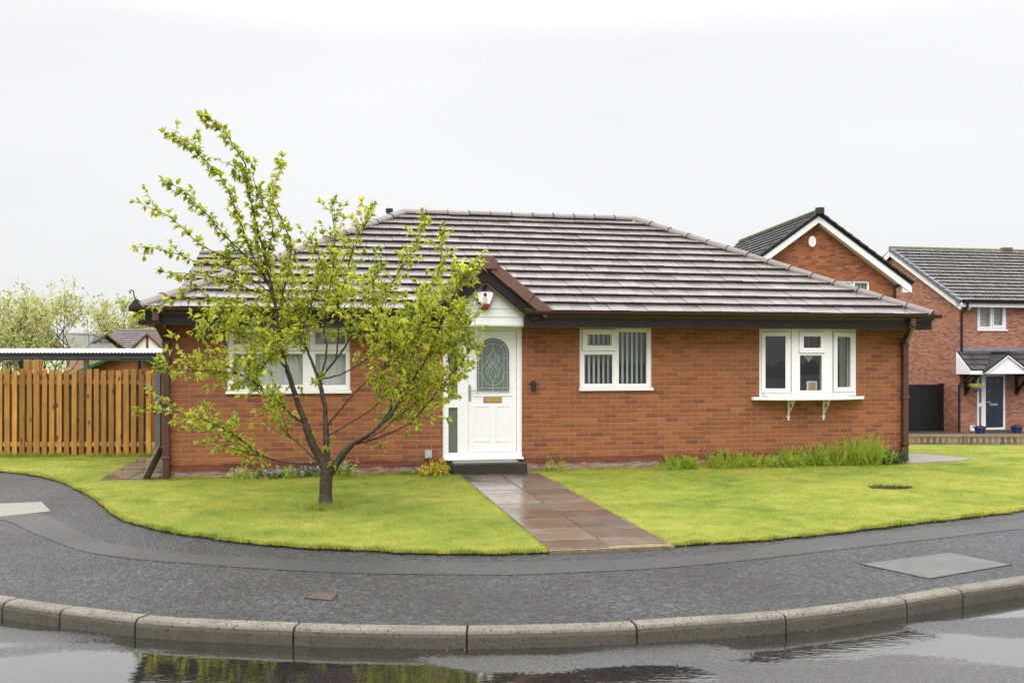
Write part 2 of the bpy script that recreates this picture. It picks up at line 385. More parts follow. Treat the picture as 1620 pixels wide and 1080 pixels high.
M['fence'] = wood('orange treated pine', (.30, .135, .028), (.56, .285, .065))
M['fence_rail'] = wood('treated pine rail', (.36, .20, .07), (.52, .31, .12), rot=True)
M['log'] = wood('weathered border timber', (.17, .11, .05), (.30, .20, .10))
M['board'] = wood('grey weathered board', (.26, .22, .17), (.42, .36, .28))
M['barge_brown'] = plain('brown timber', (.10, .05, .04), .6, .3, .2, 5)

def bark():
    t = NT('cherry bark'); o = t.obj(); n = t.noise(1, 6, .7, vec=t.mapv(o, (18, 18, 60))); n2 = t.noise(26, 5, .7)
    c = t.ramp(n, [(.3, (.018, .011, .008)), (.5, (.044, .029, .021)), (.68, (.115, .088, .066))])
    c = t.mix(t.rng(n2, .58, .68, 0, .55), c, (.17, .17, .11))
    return t.set(col=c, rough=.6, spec=.4, nrm=t.bump(n, .008, 1))
M['bark'] = bark()
M['bark2'] = plain('grey bark', (.10, .085, .065), .85, .2, .3, 9)

def leaf(name, stops, trans=.45, rough=.42, scale=1.2):
    t = NT(name); r = t.isl(); n = t.noise(scale, 3, vec=t.wpos())
    f = t.math('ADD', t.math('MULTIPLY', r, .65), t.math('MULTIPLY', t.rng(n, .3, .7, 0, 1), .35)); c = t.ramp(f, stops)
    t.set(col=c, rough=rough, spec=.4)
    tl = t.N('ShaderNodeBsdfTranslucent'); c2 = t.mix(1.0, c, (1.25, 1.25, .75), 'MULTIPLY'); t.L(c2, tl.inputs[0])
    mx = t.N('ShaderNodeMixShader'); mx.inputs[0].default_value = trans; t.L(t.b.outputs[0], mx.inputs[1]); t.L(tl.outputs[0], mx.inputs[2]); t.L(mx.outputs[0], t.n['Material Output'].inputs[0])
    return t.m
M['leaf'] = leaf('young cherry leaves', [(0, (.14, .20, .028)), (.25, (.27, .34, .040)), (.6, (.46, .49, .065)), (.85, (.62, .60, .10)), (.95, (.68, .60, .15)), (1, (.46, .27, .10))], .55)
M['leaf_bg'] = leaf('pale spring leaves', [(0, (.22, .25, .09)), (.5, (.40, .41, .18)), (1, (.60, .58, .36))], .5, scale=.4)
M['leaf_bg2'] = leaf('mid green leaves', [(0, (.12, .19, .05)), (.5, (.24, .30, .10)), (1, (.38, .40, .18))], .45, scale=.4)
M['leaf_fine'] = leaf('bright feathery leaves', [(0, (.22, .34, .035)), (.5, (.41, .52, .065)), (1, (.62, .67, .16))], .5, scale=3)
M['leaf_dark'] = leaf('grey green leaves', [(0, (.05, .09, .03)), (.5, (.10, .17, .06)), (1, (.20, .27, .12))], .4, scale=3)
M['leaf_yellow'] = leaf('yellow leaves', [(0, (.30, .32, .02)), (.5, (.58, .50, .03)), (1, (.78, .66, .06))], .4, scale=3)
M['leaf_red'] = leaf('purple red leaves', [(0, (.10, .02, .03)), (1, (.26, .08, .08))], .3, scale=3)
M['petal'] = leaf('pale blue petals', [(0, (.45, .48, .70)), (.6, (.68, .70, .82)), (1, (.85, .80, .85))], .3, scale=3)
M['petal_y'] = leaf('yellow petals', [(0, (.75, .55, .02)), (1, (.85, .70, .05))], .3, scale=3)

def grass(name, base=False):
    t = NT(name); w_ = t.wpos(); a = t.noise(.55, 4, .6, vec=w_); b = t.noise(3.5, 5, .65, vec=w_); c3 = t.noise(1.3, 3, .5, vec=t.mapv(w_, (1, 1, 1), (0, 0, 1)))
    f = t.math('ADD', t.math('MULTIPLY', t.rng(a, .3, .7, 0, 1), .5), t.math('MULTIPLY', t.rng(b, .25, .75, 0, 1), .5))
    c = t.ramp(f, [(.10, (.17, .25, .040)), (.38, (.30, .36, .060)), (.65, (.41, .435, .085)), (.9, (.55, .49, .14))])
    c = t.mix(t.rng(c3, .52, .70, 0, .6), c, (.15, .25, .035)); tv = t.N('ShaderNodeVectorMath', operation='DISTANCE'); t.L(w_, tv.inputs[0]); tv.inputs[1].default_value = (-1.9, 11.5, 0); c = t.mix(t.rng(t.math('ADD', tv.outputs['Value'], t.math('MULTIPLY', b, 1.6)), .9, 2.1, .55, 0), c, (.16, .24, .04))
    if base: c = t.mix(1.0, c, (.72, .72, .62), 'MULTIPLY'); n = t.noise(45, 6, .75, vec=w_); return t.set(col=t.mix(t.rng(n, .3, .7, 0, .6), c, t.mix(1.0, c, (.5, .52, .5), 'MULTIPLY')), rough=.9, spec=.15, nrm=t.bump(n, .02, 1))
    r = t.isl(); c = t.mix(t.rng(r, 0, 1, 0, .6), c, t.mix(1.0, c, (1.5, 1.35, 1.2), 'MULTIPLY')); c = t.mix(t.rng(r, .93, .96, 0, .8), c, (.42, .36, .14))
    t.set(col=c, rough=.5, spec=.3); tl = t.N('ShaderNodeBsdfTranslucent'); t.L(c, tl.inputs[0]); mx = t.N('ShaderNodeMixShader'); mx.inputs[0].default_value = .4
    t.L(t.b.outputs[0], mx.inputs[1]); t.L(tl.outputs[0], mx.inputs[2]); t.L(mx.outputs[0], t.n['Material Output'].inputs[0]); return t.m
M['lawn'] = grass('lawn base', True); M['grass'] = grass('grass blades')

def asphalt(name, lo, hi, scale=75, bd=.006, rough=(.28, .5), wetmask=False, pits=.35, grain=.75, spec=.6, big=(.75, 1.2)):
    t = NT(name); w_ = t.wpos(); v = t.N('ShaderNodeTexVoronoi'); v.inputs['Scale'].default_value = scale; t.L(w_, v.inputs[0])
    v2 = t.N('ShaderNodeTexVoronoi'); v2.inputs['Scale'].default_value = scale * 2.1; t.L(w_, v2.inputs[0])
    s = t.N('ShaderNodeSeparateColor'); t.L(v.outputs['Color'], s.inputs[0]); n = t.noise(scale * .7, 5, grain, vec=w_); b = t.noise(.8, 5, .6, vec=w_); pit = t.rng(t.noise(scale * .55, 2, .5, vec=w_), .56, .66, 0, pits)
    c = t.mix(t.math('POWER', s.outputs[0], 1.6), lo, hi); c = t.mix(t.rng(n, .35, .65, .6, 0), c, tuple(x * .35 for x in lo)); c = t.mix(pit, c, (.008, .008, .009))
    k = t.N('ShaderNodeVectorMath', operation='SCALE'); t.L(c, k.inputs[0]); t.L(t.rng(b, .3, .7, *big), k.inputs['Scale']); c = k.outputs[0]
    h = t.math('ADD', t.math('MULTIPLY', t.math('SUBTRACT', 1, v.outputs['Distance']), .8), t.math('MULTIPLY', n, .9))
    rg = t.rng(n, .3, .7, *rough)
    if not wetmask: return t.set(col=c, rough=rg, spec=spec, nrm=t.bump(h, bd, 1))
    # standing water in the low spots of the gutter
    pd = t.noise(.62, 3, .5, vec=t.mapv(w_, (.42, 1.1, 1))); pe = t.noise(28, 4, .7, vec=w_)
    sx = t.N('ShaderNodeSeparateXYZ'); t.L(w_, sx.inputs[0])
    at_ = t.N('ShaderNodeAttribute', attribute_name='gutter'); f = t.math('ADD', t.math('ADD', pd, t.math('MULTIPLY', at_.outputs['Fac'], .07)), t.math('MULTIPLY', t.math('SUBTRACT', pe, .5), .07))
    pool = t.rng(f, .455, .485, 0, 1)
    bn = t.N('ShaderNodeBump'); bn.inputs['Distance'].default_value = bd; t.L(h, bn.inputs['Height']); t.L(t.rng(pool, 0, 1, 1, .0), bn.inputs['Strength'])
    rp = t.bump(t.noise(9, 3, .5, vec=t.mapv(w_, (1, 2.2, 1))), .0011, .5, bn.outputs[0])
    c = t.mix(pool, c, t.mix(1.0, c, (.55, .52, .48), 'MULTIPLY'))
    rr = t.mix(pool, rg, (.035, .035, .035)); sp = t.rng(pool, 0, 1, spec, 1.0); t.L(t.rng(pool, 0, 1, .25, 1), t.b.inputs['Coat Weight']); t.b.inputs['Coat IOR'].default_value = 1.7; t.L(rr, t.b.inputs['Coat Roughness']); t.L(rp, t.b.inputs['Coat Normal'])
    return t.set(col=c, rough=rr, spec=sp, nrm=rp)
M['pave'] = asphalt('wet coarse tarmac', (.012, .013, .015), (.092, .097, .106), 42, .018, (.28, .58), spec=.55, pits=.85, big=(.55, 1.4))
M['band'] = asphalt('fine tarmac strip', (.030, .032, .033), (.080, .083, .084), 110, .005, (.32, .52), spec=.55, big=(.65, 1.3), pits=.6)
M['road'] = asphalt('wet road', (.022, .021, .021), (.070, .069, .070), 85, .004, (.20, .38), True, spec=.8)
M['drive'] = asphalt('driveway', (.06, .06, .062), (.11, .11, .115), 60, .003, (.35, .55))

def concrete(name, lo, hi, pits=.6, rough=(.6, .85), wet=0):
    t = NT(name); w_ = t.wpos(); n = t.noise(4, 6, .65, vec=w_); f = t.noise(90, 5, .8, vec=w_); v = t.noise(52, 3, .6, vec=w_)
    c = t.mix(t.rng(n, .3, .7, 0, 1), lo, hi); c = t.mix(t.rng(f, .35, .65, .5, 0), c, tuple(x * .5 for x in lo)); c = t.mix(t.rng(v, .57, .64, 0, pits), c, (.03, .03, .025))
    s = t.N('ShaderNodeSeparateXYZ'); t.isl(); t.L(t._g.outputs['Normal'], s.inputs[0])
    side = t.rng(s.outputs[2], .2, .8, 1, 0); c = t.mix(t.math('MULTIPLY', side, t.rng(n, .3, .6, .35, .75)), c, (.045, .040, .028))   # upright faces unevenly darker and browner
    return t.set(col=c, rough=t.rng(n, .3, .7, *rough), spec=.4, nrm=t.bump(f, .004, .8))
M['kerb'] = concrete('kerb concrete', (.125, .112, .085), (.26, .238, .19), .95)
M['slab_pale'] = concrete('pale concrete cover', (.22, .215, .19), (.31, .30, .27), .25)
M['slab_grey'] = concrete('grey concrete cover', (.085, .088, .085), (.14, .143, .137), .25, (.4, .6))
def slabs():
    t = NT('wet garden slabs'); w_ = t.wpos(); r = t.isl(); n = t.noise(2.4, 6, .6, vec=w_); f = t.noise(80, 4, .75, vec=w_)
    c = t.ramp(r, [(0, (.070, .052, .040)), (.45, (.110, .086, .067)), (.8, (.150, .125, .102)), (1, (.22, .185, .145))])
    c = t.mix(t.rng(n, .4, .68, 0, .6), c, (.17, .14, .10)); c = t.mix(t.rng(f, .4, .7, 0, .4), c, t.mix(1.0, c, (.5, .5, .5), 'MULTIPLY'))
    wet = t.rng(t.noise(1.1, 3, vec=w_), .38, .58, .05, .30)
    return t.set(col=c, rough=wet, spec=.8, nrm=t.bump(f, .0012, .5))
M['slab'] = slabs()
M['joint'] = plain('sandy joint', (.20, .15, .09), .9, .2, .3, 14)
M['path_grey'] = plain('pale wet path', (.24, .22, .21), .35, .5, .15, 3)

# ------------------------------------------------------------------ ground, road, kerb, pavement
def interp(pts, x):
    xs = [p[0] for p in pts]; ys = [p[1] for p in pts]
    if x <= xs[0]: return ys[0] + (x - xs[0]) * (ys[1]-ys[0]) / (xs[1]-xs[0])
    if x >= xs[-1]: return ys[-1] + (x - xs[-1]) * (ys[-1]-ys[-2]) / (xs[-1]-xs[-2])
    i = max(k for k in range(len(xs) - 1) if xs[k] <= x)
    t_ = (x - xs[i]) / (xs[i+1] - xs[i]); p0 = ys[max(i-1, 0)]; p1 = ys[i]; p2 = ys[i+1]; p3 = ys[min(i+2, len(ys)-1)]
    x0 = xs[max(i-1, 0)]; x3 = xs[min(i+2, len(xs)-1)]; h = xs[i+1]-xs[i]
    m1 = (p2-p0)/(xs[i+1]-x0) * h; m2 = (p3-p1)/(x3-xs[i]) * h
    return (2*t_**3-3*t_**2+1)*p1 + (t_**3-2*t_**2+t_)*m1 + (-2*t_**3+3*t_**2)*p2 + (t_**3-t_**2)*m2
def terr(Y):
    if Y < 18: return 0.0
    if Y < 25: return -.0686 * (Y - 18)
    if Y < 37: return -.48 - .0517 * (Y - 25)
    return -1.1
PZ = -.03
kerb_px = [(0,941),(53,949.5),(140,961),(247,973),(333,978),(483,984),(540,986),(740,988.5),(880,986),(990,982),(1080,976),(1217,967),(1390,946),(1480,931),(1620,910)]
KB = [(-70,26),(-14,11.6),(-9,9.6),(-6,8.25)] + [tuple(G(x, y, PZ)[:2]) for x, y in kerb_px] + [(5.6,8.72),(8,10.1),(12,12.6),(70,40)]
lawn_px = [(0,745),(60,752),(100,762),(150,788),(190,817),(250,836),(340,850),(450,862),(560,868),(700,873.5),(860,872),(1055,861),(1200,853),(1300,843),(1400,832),(1500,820),(1620,806)]
LB = [(-70,30),(-14,16.4),(-10,15.5)] + [tuple(G(x, y, -.01)[:2]) for x, y in lawn_px] + [(8,12.5),(12,15.1),(70,46)]
kY = lambda x: interp(KB, x)
lY = lambda x: interp(LB, x) + (.018 * math.sin(x * 5.3) * math.sin(x * 2.1 + 1) + .010 * math.sin(x * 13.7 + .5) + .007 * math.sin(x * 31.0))
XS = sorted({*[round(v, 3) for v in np.arange(-12, 12.001, .06)], *[float(s_ * v) for v in (14, 17, 21, 27, 35, 45, 60, 70) for s_ in (1, -1)]})
def strip(name, f0, f1, dz, rows, mat, kind='structure', skirt=None, xs=XS, lump=0):
    mb = MB(); n = rows + 1
    for x in xs:
        for j in range(n):
            y = f0(x) + (f1(x) - f0(x)) * j / rows
            z_ = terr(y) + dz + (lump * math.sin(x * 2.1 + y * 1.3) * math.cos(y * 1.9 - x * .7) if lump and 0 < j < rows else 0)
            mb.v.append((x, y, z_))
    for i in range(len(xs) - 1):
        for j in range(rows): a = i*n + j; mb.f.append((a, a+n, a+n+1, a+1)); mb.m.append(0)
    if skirt:
        for i in range(len(xs) - 1):
            a, b = mb.v[i*n], mb.v[(i+1)*n]; mb.poly([(a[0], a[1]-.012, a[2]-skirt), (b[0], b[1]-.012, b[2]-skirt), b, a], 1)
    return mb.build(name, mat, kind=kind, smooth=True)
road_o = strip('road', lambda x: -60, lambda x: kY(x) - 3.0, -.15, 20, M['road'])
mbr = MB(); ys_ = [3.0, 2.4, 1.9, 1.5, 1.2, .95, .75, .6, .48, .38, .30, .22, .15, .10]; n_ = len(ys_); gv_ = []
for x in XS:
    for q in ys_: mbr.v.append((x, kY(x) - q, terr(kY(x) - q) - .15)); gv_.append(math.exp(-((q - .14) / .30) ** 2))
for i in range(len(XS) - 1):
    for j in range(n_ - 1): a = i*n_ + j; mbr.f.append((a, a+n_, a+n_+1, a+1)); mbr.m.append(0)
rg_ = mbr.build('road', M['road'], kind='structure', smooth=True); at_ = rg_.data.attributes.new('gutter', 'FLOAT', 'POINT'); at_.data.foreach_set('value', gv_)
strip('pavement', lambda x: kY(x) - .003, lambda x: lY(x) + .12, PZ, 10, M['pave'])
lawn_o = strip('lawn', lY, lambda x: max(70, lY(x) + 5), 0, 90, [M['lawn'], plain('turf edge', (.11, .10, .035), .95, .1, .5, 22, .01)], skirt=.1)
mbg = MB(); mbg.poly([(-900, 60, -1.35), (900, 60, -1.35), (900, 1500, -1.35), (-900, 1500, -1.35)]); mbg.poly([(-900, -400, -.45), (900, -400, -.45), (900, 60, -1.35), (-900, 60, -1.35)], 1)
mbg.build('ground', [M['lawn'], M['drive']], kind='structure')

# kerb: separate stones along the curve
def kerb():
    mb = MB(); jx = [G(x, interp(kerb_px, x), PZ).x for x in (30, 118, 234, 475, 740, 998, 1226, 1412, 1500)]
    a = jx[0]
    while a > -30: a -= .85; jx.insert(0, a)
    a = jx[-1]
    while a < 30: a += .85; jx.append(a)
    prof = [(0, 0), (.100, .001), (.118, -.006), (.132, -.024), (.138, -.05), (.142, -.20), (0, -.20)]
    for k in range(len(jx) - 1):
        x0, x1 = jx[k] + .006, jx[k+1] - .006; n = 5 if -6 < x0 < 7 else 3; dz = rnd(-.004, .004); rings = []
        for i in range(n):
            x = x0 + (x1 - x0) * i / (n-1); y = kY(x); d = (kY(x + .02) - kY(x - .02)) / .04; nn = Vector((d, -1)).normalized()
            rings.append([(x + nn.x * p, y + nn.y * p, terr(y) + PZ + .004 + q + dz) for p, q in prof])
        base = len(mb.v); L = len(prof)
        for r in rings: mb.v += r
        for i in range(n-1):
            for j in range(L): q = (j+1) % L; mb.f.append((base+i*L+j, base+i*L+q, base+(i+1)*L+q, base+(i+1)*L+j)); mb.m.append(0)
        mb.f.append(tuple(base + j for j in range(L))); mb.m.append(0); mb.f.append(tuple(base+(n-1)*L+j for j in reversed(range(L)))); mb.m.append(0)
    bm = bmesh.new(); o = mb.build('kerb', M['kerb'], kind='structure', bevel=.006)
    bm.from_mesh(o.data); bmesh.ops.recalc_face_normals(bm, faces=bm.faces); bm.to_mesh(o.data); bm.free()
    m2 = MB(); xs = [v for v in XS if -30 < v < 30]       # dark mortar seen in the joints
    for i in range(len(xs) - 1):
        a, b = xs[i], xs[i+1]; m2.hexa([(a, kY(a)-.005, terr(kY(a))-.25), (a, kY(a)-.125, terr(kY(a))-.25), (b, kY(b)-.125, terr(kY(b))-.25), (b, kY(b)-.005, terr(kY(b))-.25)], [(a, kY(a)-.005, terr(kY(a))-.05), (a, kY(a)-.125, terr(kY(a))-.06), (b, kY(b)-.125, terr(kY(b))-.06), (b, kY(b)-.005, terr(kY(b))-.05)])
    m2.build('kerb_bed', M['soil'], kind='structure')
kerb()
up = [(-300,770),(0,800),(77,817),(150,853),(250,871),(340,879),(540,888.5),(840,888.5),(1080,879.5),(1313,851),(1620,823)]
lo = [(-300,790),(0,822),(60,846),(147,875),(333,894),(540,906),(740,909),(840,908.5),(1080,896),(1313,871),(1620,836)]
UB = [tuple(G(x, y, PZ)[:2]) for x, y in up]; LO = [tuple(G(x, y, PZ)[:2]) for x, y in lo]
strip('pavement_patch', lambda x: interp(LO, x), lambda x: max(interp(UB, x), interp(LO, x) + .05), PZ + .004, 1, M['band'], xs=[v for v in XS if -6.2 < v < 6.3])

def slab_thing(name, px, z, th, mat, label, cat, frame=None):
    pts = [G(x, y, z) for x, y in px]; c = sum(pts, Vector()) / len(pts)
    r = thing(name, label, cat, (c.x, c.y, z)); q = [p - c for p in pts]
    MB().hexa([(p.x, p.y, -.03) for p in q], [(p.x, p.y, th) for p in q]).build('cover', mat, r, bevel=.003)
    if frame:
        m = MB()
        for i in range(len(q)):
            a, b = q[i], q[(i+1) % len(q)]; m.beam((a.x * 1.02, a.y * 1.02, th * .6), (b.x * 1.02, b.y * 1.02, th * .6), frame, .006)
        m.build('rim', M['black_trim'], r)
    return r
slab_thing('inspection_cover', [(1363,892),(1470,915),(1598,893),(1503,874)], PZ, .006, M['slab_grey'], 'large grey concrete inspection slab set in the tarmac near the kerb, right side', 'inspection cover', .012)
slab_thing('inspection_cover', [(-70,800),(-40,822),(80,809),(66,794)], PZ, .008, M['slab_pale'], 'pale concrete slab set in the tarmac at the far left', 'inspection cover')
sc_ = slab_thing('stop_tap_cover', [(482,946),(524,950),(534,939),(500,936)], PZ, .006, M['iron'], 'small rusty iron stop tap cover in the pavement', 'drain cover', .01)

# ------------------------------------------------------------------ the bungalow
A0 = Fr(0, 15.2, math.degrees(math.atan(1500 / 7556)))
UL, UR, WZ = -5.28, 7.01, 2.31
bung = thing('bungalow', 'single storey red brick bungalow with brown hipped roof and white front door', 'bungalow', (0, 15.2, 0), A0.t)
lw = A0.rect(359, 554, 516, 618); dw = A0.rect(700.5, 826, 516, 727); mw_ = A0.rect(917, 1031.5, 516, 613); bw_ = (A0.u(1201), A0.u(1354), A0.z(627, 4.8), 2.36)
mb = MB()
mb.wall(UL, UR, -.6, WZ, [h if h[3] < WZ - .02 else (h[0], h[1], h[2], WZ + .001) for h in [lw, dw, mw_, bw_]], 0, .28)
mb.box(UL, UL + .28, .28, 7.5, -1.2, WZ); mb.box(UR - .28, UR, .28, 7.5, -1.2, WZ); mb.box(UL + .28, UR - .28, 7.22, 7.5, -1.2, WZ)
mb.build('wall', M['brick'], bung)
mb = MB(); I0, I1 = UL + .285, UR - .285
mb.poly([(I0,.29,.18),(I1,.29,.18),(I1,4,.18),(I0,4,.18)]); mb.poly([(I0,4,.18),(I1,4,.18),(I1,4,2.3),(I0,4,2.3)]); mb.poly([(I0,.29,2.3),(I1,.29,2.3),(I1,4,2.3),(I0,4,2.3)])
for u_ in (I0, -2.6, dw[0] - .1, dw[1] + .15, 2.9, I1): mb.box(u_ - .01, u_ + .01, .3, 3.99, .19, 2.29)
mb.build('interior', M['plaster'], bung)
# roof
EO, EZ, RV, RZ = .45, 2.485, 3.755, 4.60
eL, eR = UL - .34, UR + .24; sl_ = math.hypot(RV + EO, RZ - EZ); uLr, uRr = -1.42, 3.30
mb = MB(); bdir = Vector((0, RV + EO, RZ - EZ)).normalized(); W_ = eR - eL
gA, gB = A0.u(770, -.5) - .655 - eL, A0.u(829, -.42) - eL + .01; gq = sl_/14; hl, hr = (uLr-eL)/sl_, (eR-uRr)/sl_   # the lowest course stops at the porch gable
for shp in ([(0,0),(gA,0),(gA,gq),(hl*gq,gq)], [(gB,0),(W_,0),(W_-hr*gq,gq),(gB,gq)], [(hl*gq,gq),(W_-hr*gq,gq),(uRr-eL,sl_),(uLr-eL,sl_)]):
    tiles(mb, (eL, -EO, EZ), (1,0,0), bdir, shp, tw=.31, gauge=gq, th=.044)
D_ = 2 * (RV + EO)
slL = math.hypot(uLr-eL, RZ-EZ); slR = math.hypot(eR-uRr, RZ-EZ)
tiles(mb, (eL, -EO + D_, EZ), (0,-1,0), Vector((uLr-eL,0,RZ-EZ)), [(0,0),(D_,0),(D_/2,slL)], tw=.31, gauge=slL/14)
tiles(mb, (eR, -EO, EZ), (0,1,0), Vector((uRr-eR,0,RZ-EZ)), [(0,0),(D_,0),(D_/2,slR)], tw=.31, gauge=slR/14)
mb.hexa([(eR,-EO+D_,EZ-.02),(eL,-EO+D_,EZ-.02),(uLr,RV,RZ-.02),(uRr,RV,RZ-.02)], [(eR,-EO+D_,EZ+.04),(eL,-EO+D_,EZ+.04),(uLr,RV,RZ+.04),(uRr,RV,RZ+.04)])
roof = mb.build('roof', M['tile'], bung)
def ridge_run(parent, a, b, n, mat, r=.115, name='ridge_tile', clipm=None, lift=.03):
    a, b = Vector(a), Vector(b); d = (b - a) / n; dn = d.normalized(); sd = dn.cross(Vector((0,0,1))).normalized(); upv = sd.cross(dn)
    for k in range(n):
        m = MB(); p0 = a + d * k; p1 = a + d * (k + 1) - dn * .006; rings = []
        rr = r * rnd(.97, 1.03); tw = rnd(-.008, .008)
        for p, q in ((p0, rr * 1.03), (p1, rr * .97)):
            out_, inn = [], []
            for j in range(9):
                an = math.pi * j / 8; v_ = sd * math.cos(an) * q + upv * (math.sin(an) * q * .8 + lift - .06)
                out_.append(p + v_ + upv * tw); inn.append(p + v_ * .86 + upv * tw)
            rings.append((out_, inn))
        for j in range(8):
            (o0, i0), (o1, i1) = rings
            m.poly([o0[j], o1[j], o1[j+1], o0[j+1]]); m.poly([i0[j], i0[j+1], i1[j+1], i1[j]]); m.poly([o0[j], o0[j+1], i0[j+1], i0[j]]); m.poly([o1[j+1], o1[j], i1[j], i1[j+1]])
        m.build(name, mat, parent, smooth=False)
        if clipm is not None and k:
            c = MB(); pts = [p0 + sd * math.cos(math.pi*j/8) * rr*1.05 + upv * (math.sin(math.pi*j/8) * rr*.84 + lift - .06) for j in range(9)]; c.tube(pts, .010, 5); c.build('ridge_clip', clipm, parent)
zt = .07
ridge_run(roof, (uLr, RV, RZ + zt), (uRr, RV, RZ + zt), 11, M['ridge'], clipm=M['black_trim'])
ridge_run(roof, (eL + .02, -EO + .02, EZ + zt), (uLr, RV, RZ + zt), 14, M['ridge'], clipm=M['black_trim'])
ridge_run(roof, (eR - .02, -EO + .02, EZ + zt), (uRr, RV, RZ + zt), 14, M['ridge'], clipm=M['black_trim'])
vp = MB(); vx = A0.u(616, 4.6); vp.lathe(vx, 4.6, [(.0,4.0),(.05,4.0),(.05,4.78),(.075,4.78),(.075,4.86),(.05,4.86),(.05,4.84),(0,4.84)], 14); vp.build('flue_pipe', M['black'], bung, smooth=False)
# fascia, soffit, gutter with a gap at the porch gable
ga = A0.u(770, -.5); gw = .93; fz0, fz1 = 2.293, 2.485
gl_, gr_ = ga - .66, A0.u(829, -.42)
mb = MB()
for a, b in ((eL + .03, gl_), (gr_, eR - .03)): mb.box(a, b, -.425, -.40, fz0, fz1)
mb.box(eL + .03, eL + .055, -.40, 7.9, fz0, fz1); mb.box(eR - .055, eR - .03, -.40, 7.9, fz0, fz1); mb.box(eL + .055, eR - .055, 7.87, 7.9, fz0, fz1)
mb.build('fascia', M['brown'], bung, bevel=.004)
mb = MB()
for a, b in ((eL + .055, gl_), (gr_, eR - .055)): mb.box(a, b, -.40, -.002, fz0 + .006, fz0 + .018)
mb.box(eL + .055, UL - .002, -.002, 7.86, fz0 + .006, fz0 + .018); mb.box(UR + .002, eR - .055, -.002, 7.86, fz0 + .006, fz0 + .018)
mb.build('soffit', M['soffit'], bung)
def gutter(mb, a, b, r=.058, n=8):       # half round gutter
    a, b = Vector(a), Vector(b); d = (b - a).normalized(); sd = d.cross(Vector((0,0,1)))
    P_ = lambda p, an, q: p + sd * math.cos(an) * q - Vector((0,0,1)) * math.sin(an) * q
    for j in range(n):
        a0, a1 = math.pi*j/n, math.pi*(j+1)/n
        mb.poly([P_(a,a0,r), P_(b,a0,r), P_(b,a1,r), P_(a,a1,r)]); mb.poly([P_(a,a0,r-.006), P_(a,a1,r-.006), P_(b,a1,r-.006), P_(b,a0,r-.006)])
    for p in (a, b): mb.poly([P_(p, math.pi*j/n, r) for j in range(n+1)])
    for an in (0, math.pi): mb.beam(P_(a,an,r-.003), P_(b,an,r-.003), .012, .012)
gz = 2.535; gv = -.49
for a, b in ((eL - .08, gl_ - .0), (gr_ + .0, eR + .09)):
    mb = MB(); gutter(mb, (a, gv, gz), (b, gv, gz))
    k = a + .5
    while k < b - .2: mb.tube([(k, gv - .061, gz), (k, gv - .045, gz - .045), (k, gv, gz - .064), (k, gv + .05, gz - .04)], .006, 5); k += .9
    mb.build('gutter', M['gutter'], bung)
for u_ in (eL - .03, eR + .03):
    mb = MB(); gutter(mb, (u_, gv + .05, gz - .002), (u_, 7.9, gz - .002)); mb.build('gutter', M['gutter'], bung)
def downpipe(u, ug, parent, w_=.09, vg=-.47, mat=None, top=2.48, zb=-.02):
    mb = MB(); m = mat or M['pipe']
    mb.beam((ug, vg, top), (ug, vg, top - .14), w_, w_ * .9, up=(0,1,0)); mb.beam((ug, vg, top - .13), (u, -.06, top - .40), w_, w_ * .9, up=(0,1,0)); mb.beam((u, -.06, top - .38), (u, -.06, zb), w_, w_ * .9, up=(0,1,0))
    for z_ in (2.0, 1.1, .3): mb.beam((u, -.06, z_), (u, -.06, z_ + .045), w_ + .025, w_ + .012, up=(0,1,0))
    return mb.build('downpipe', m, parent, bevel=.01)
downpipe(UL + .02, UL - .06, bung, .098); downpipe(UR - .055, A0.u(1443, -.47), bung, .098)
mb = MB(); fx = eL + .05; pts = []
for k in range(16): a = k / 15 * 4.9; r_ = .035 * (1 - k / 22); pts.append((fx - .11 + math.cos(a) * r_, -EO, EZ + .27 + math.sin(a) * r_))
mb.tube([(fx, -EO, EZ + .02), (fx - .02, -EO, EZ + .1), (fx - .05, -EO, EZ + .17), (fx - .075, -EO, EZ + .23)] + pts, .009, 6)
mb.hexa([(fx - .14, -EO - .03, EZ + .06), (fx + .10, -EO - .03, EZ + .06), (fx + .10, -EO + .03, EZ + .06), (fx - .14, -EO + .03, EZ + .06)], [(fx - .06, -EO - .02, EZ + .17), (fx - .02, -EO - .02, EZ + .17), (fx - .02, -EO + .02, EZ + .17), (fx - .06, -EO + .02, EZ + .17)])
mb.build('finial', M['black'], bung)

# porch gable
gb = thing('porch_gable', '', ''); del gb['label']; del gb['category']; gb.parent = bung
za = 3.18; zb_ = 2.43; run = .93; ps = math.atan2(za - zb_, run); vf = -.50
mb = MB(); lo_ = A0.z(517, -.2, -.1)
mb.prism([(ga - .66, lo_), (gr_ + .02, lo_), (gr_ + .02, za - (gr_ + .02 - ga) * math.tan(ps) - .02), (ga, za - .02), (ga - .66, za - .66 * math.tan(ps) - .02)], -.30, -.22)
k = lo_ + .02
while k < za - .1:                                           # shiplap boards
    hw = min((za - .04 - k) / math.tan(ps), 9); a, b = max(ga - hw, ga - .655), min(ga + hw, gr_ + .015)
    if b - a > .05: mb.hexa([(a, -.312, k), (b, -.312, k), (b, -.3, k), (a, -.3, k)], [(a + .02, -.303, k + .118), (b - .02, -.303, k + .118), (b - .02, -.3, k + .118), (a + .02, -.3, k + .118)])
    k += .13
mb.box(ga - .66, gr_ + .02, -.22, 0.0, lo_, lo_ + .02)
mb.build('cladding', M['shiplap'], gb)
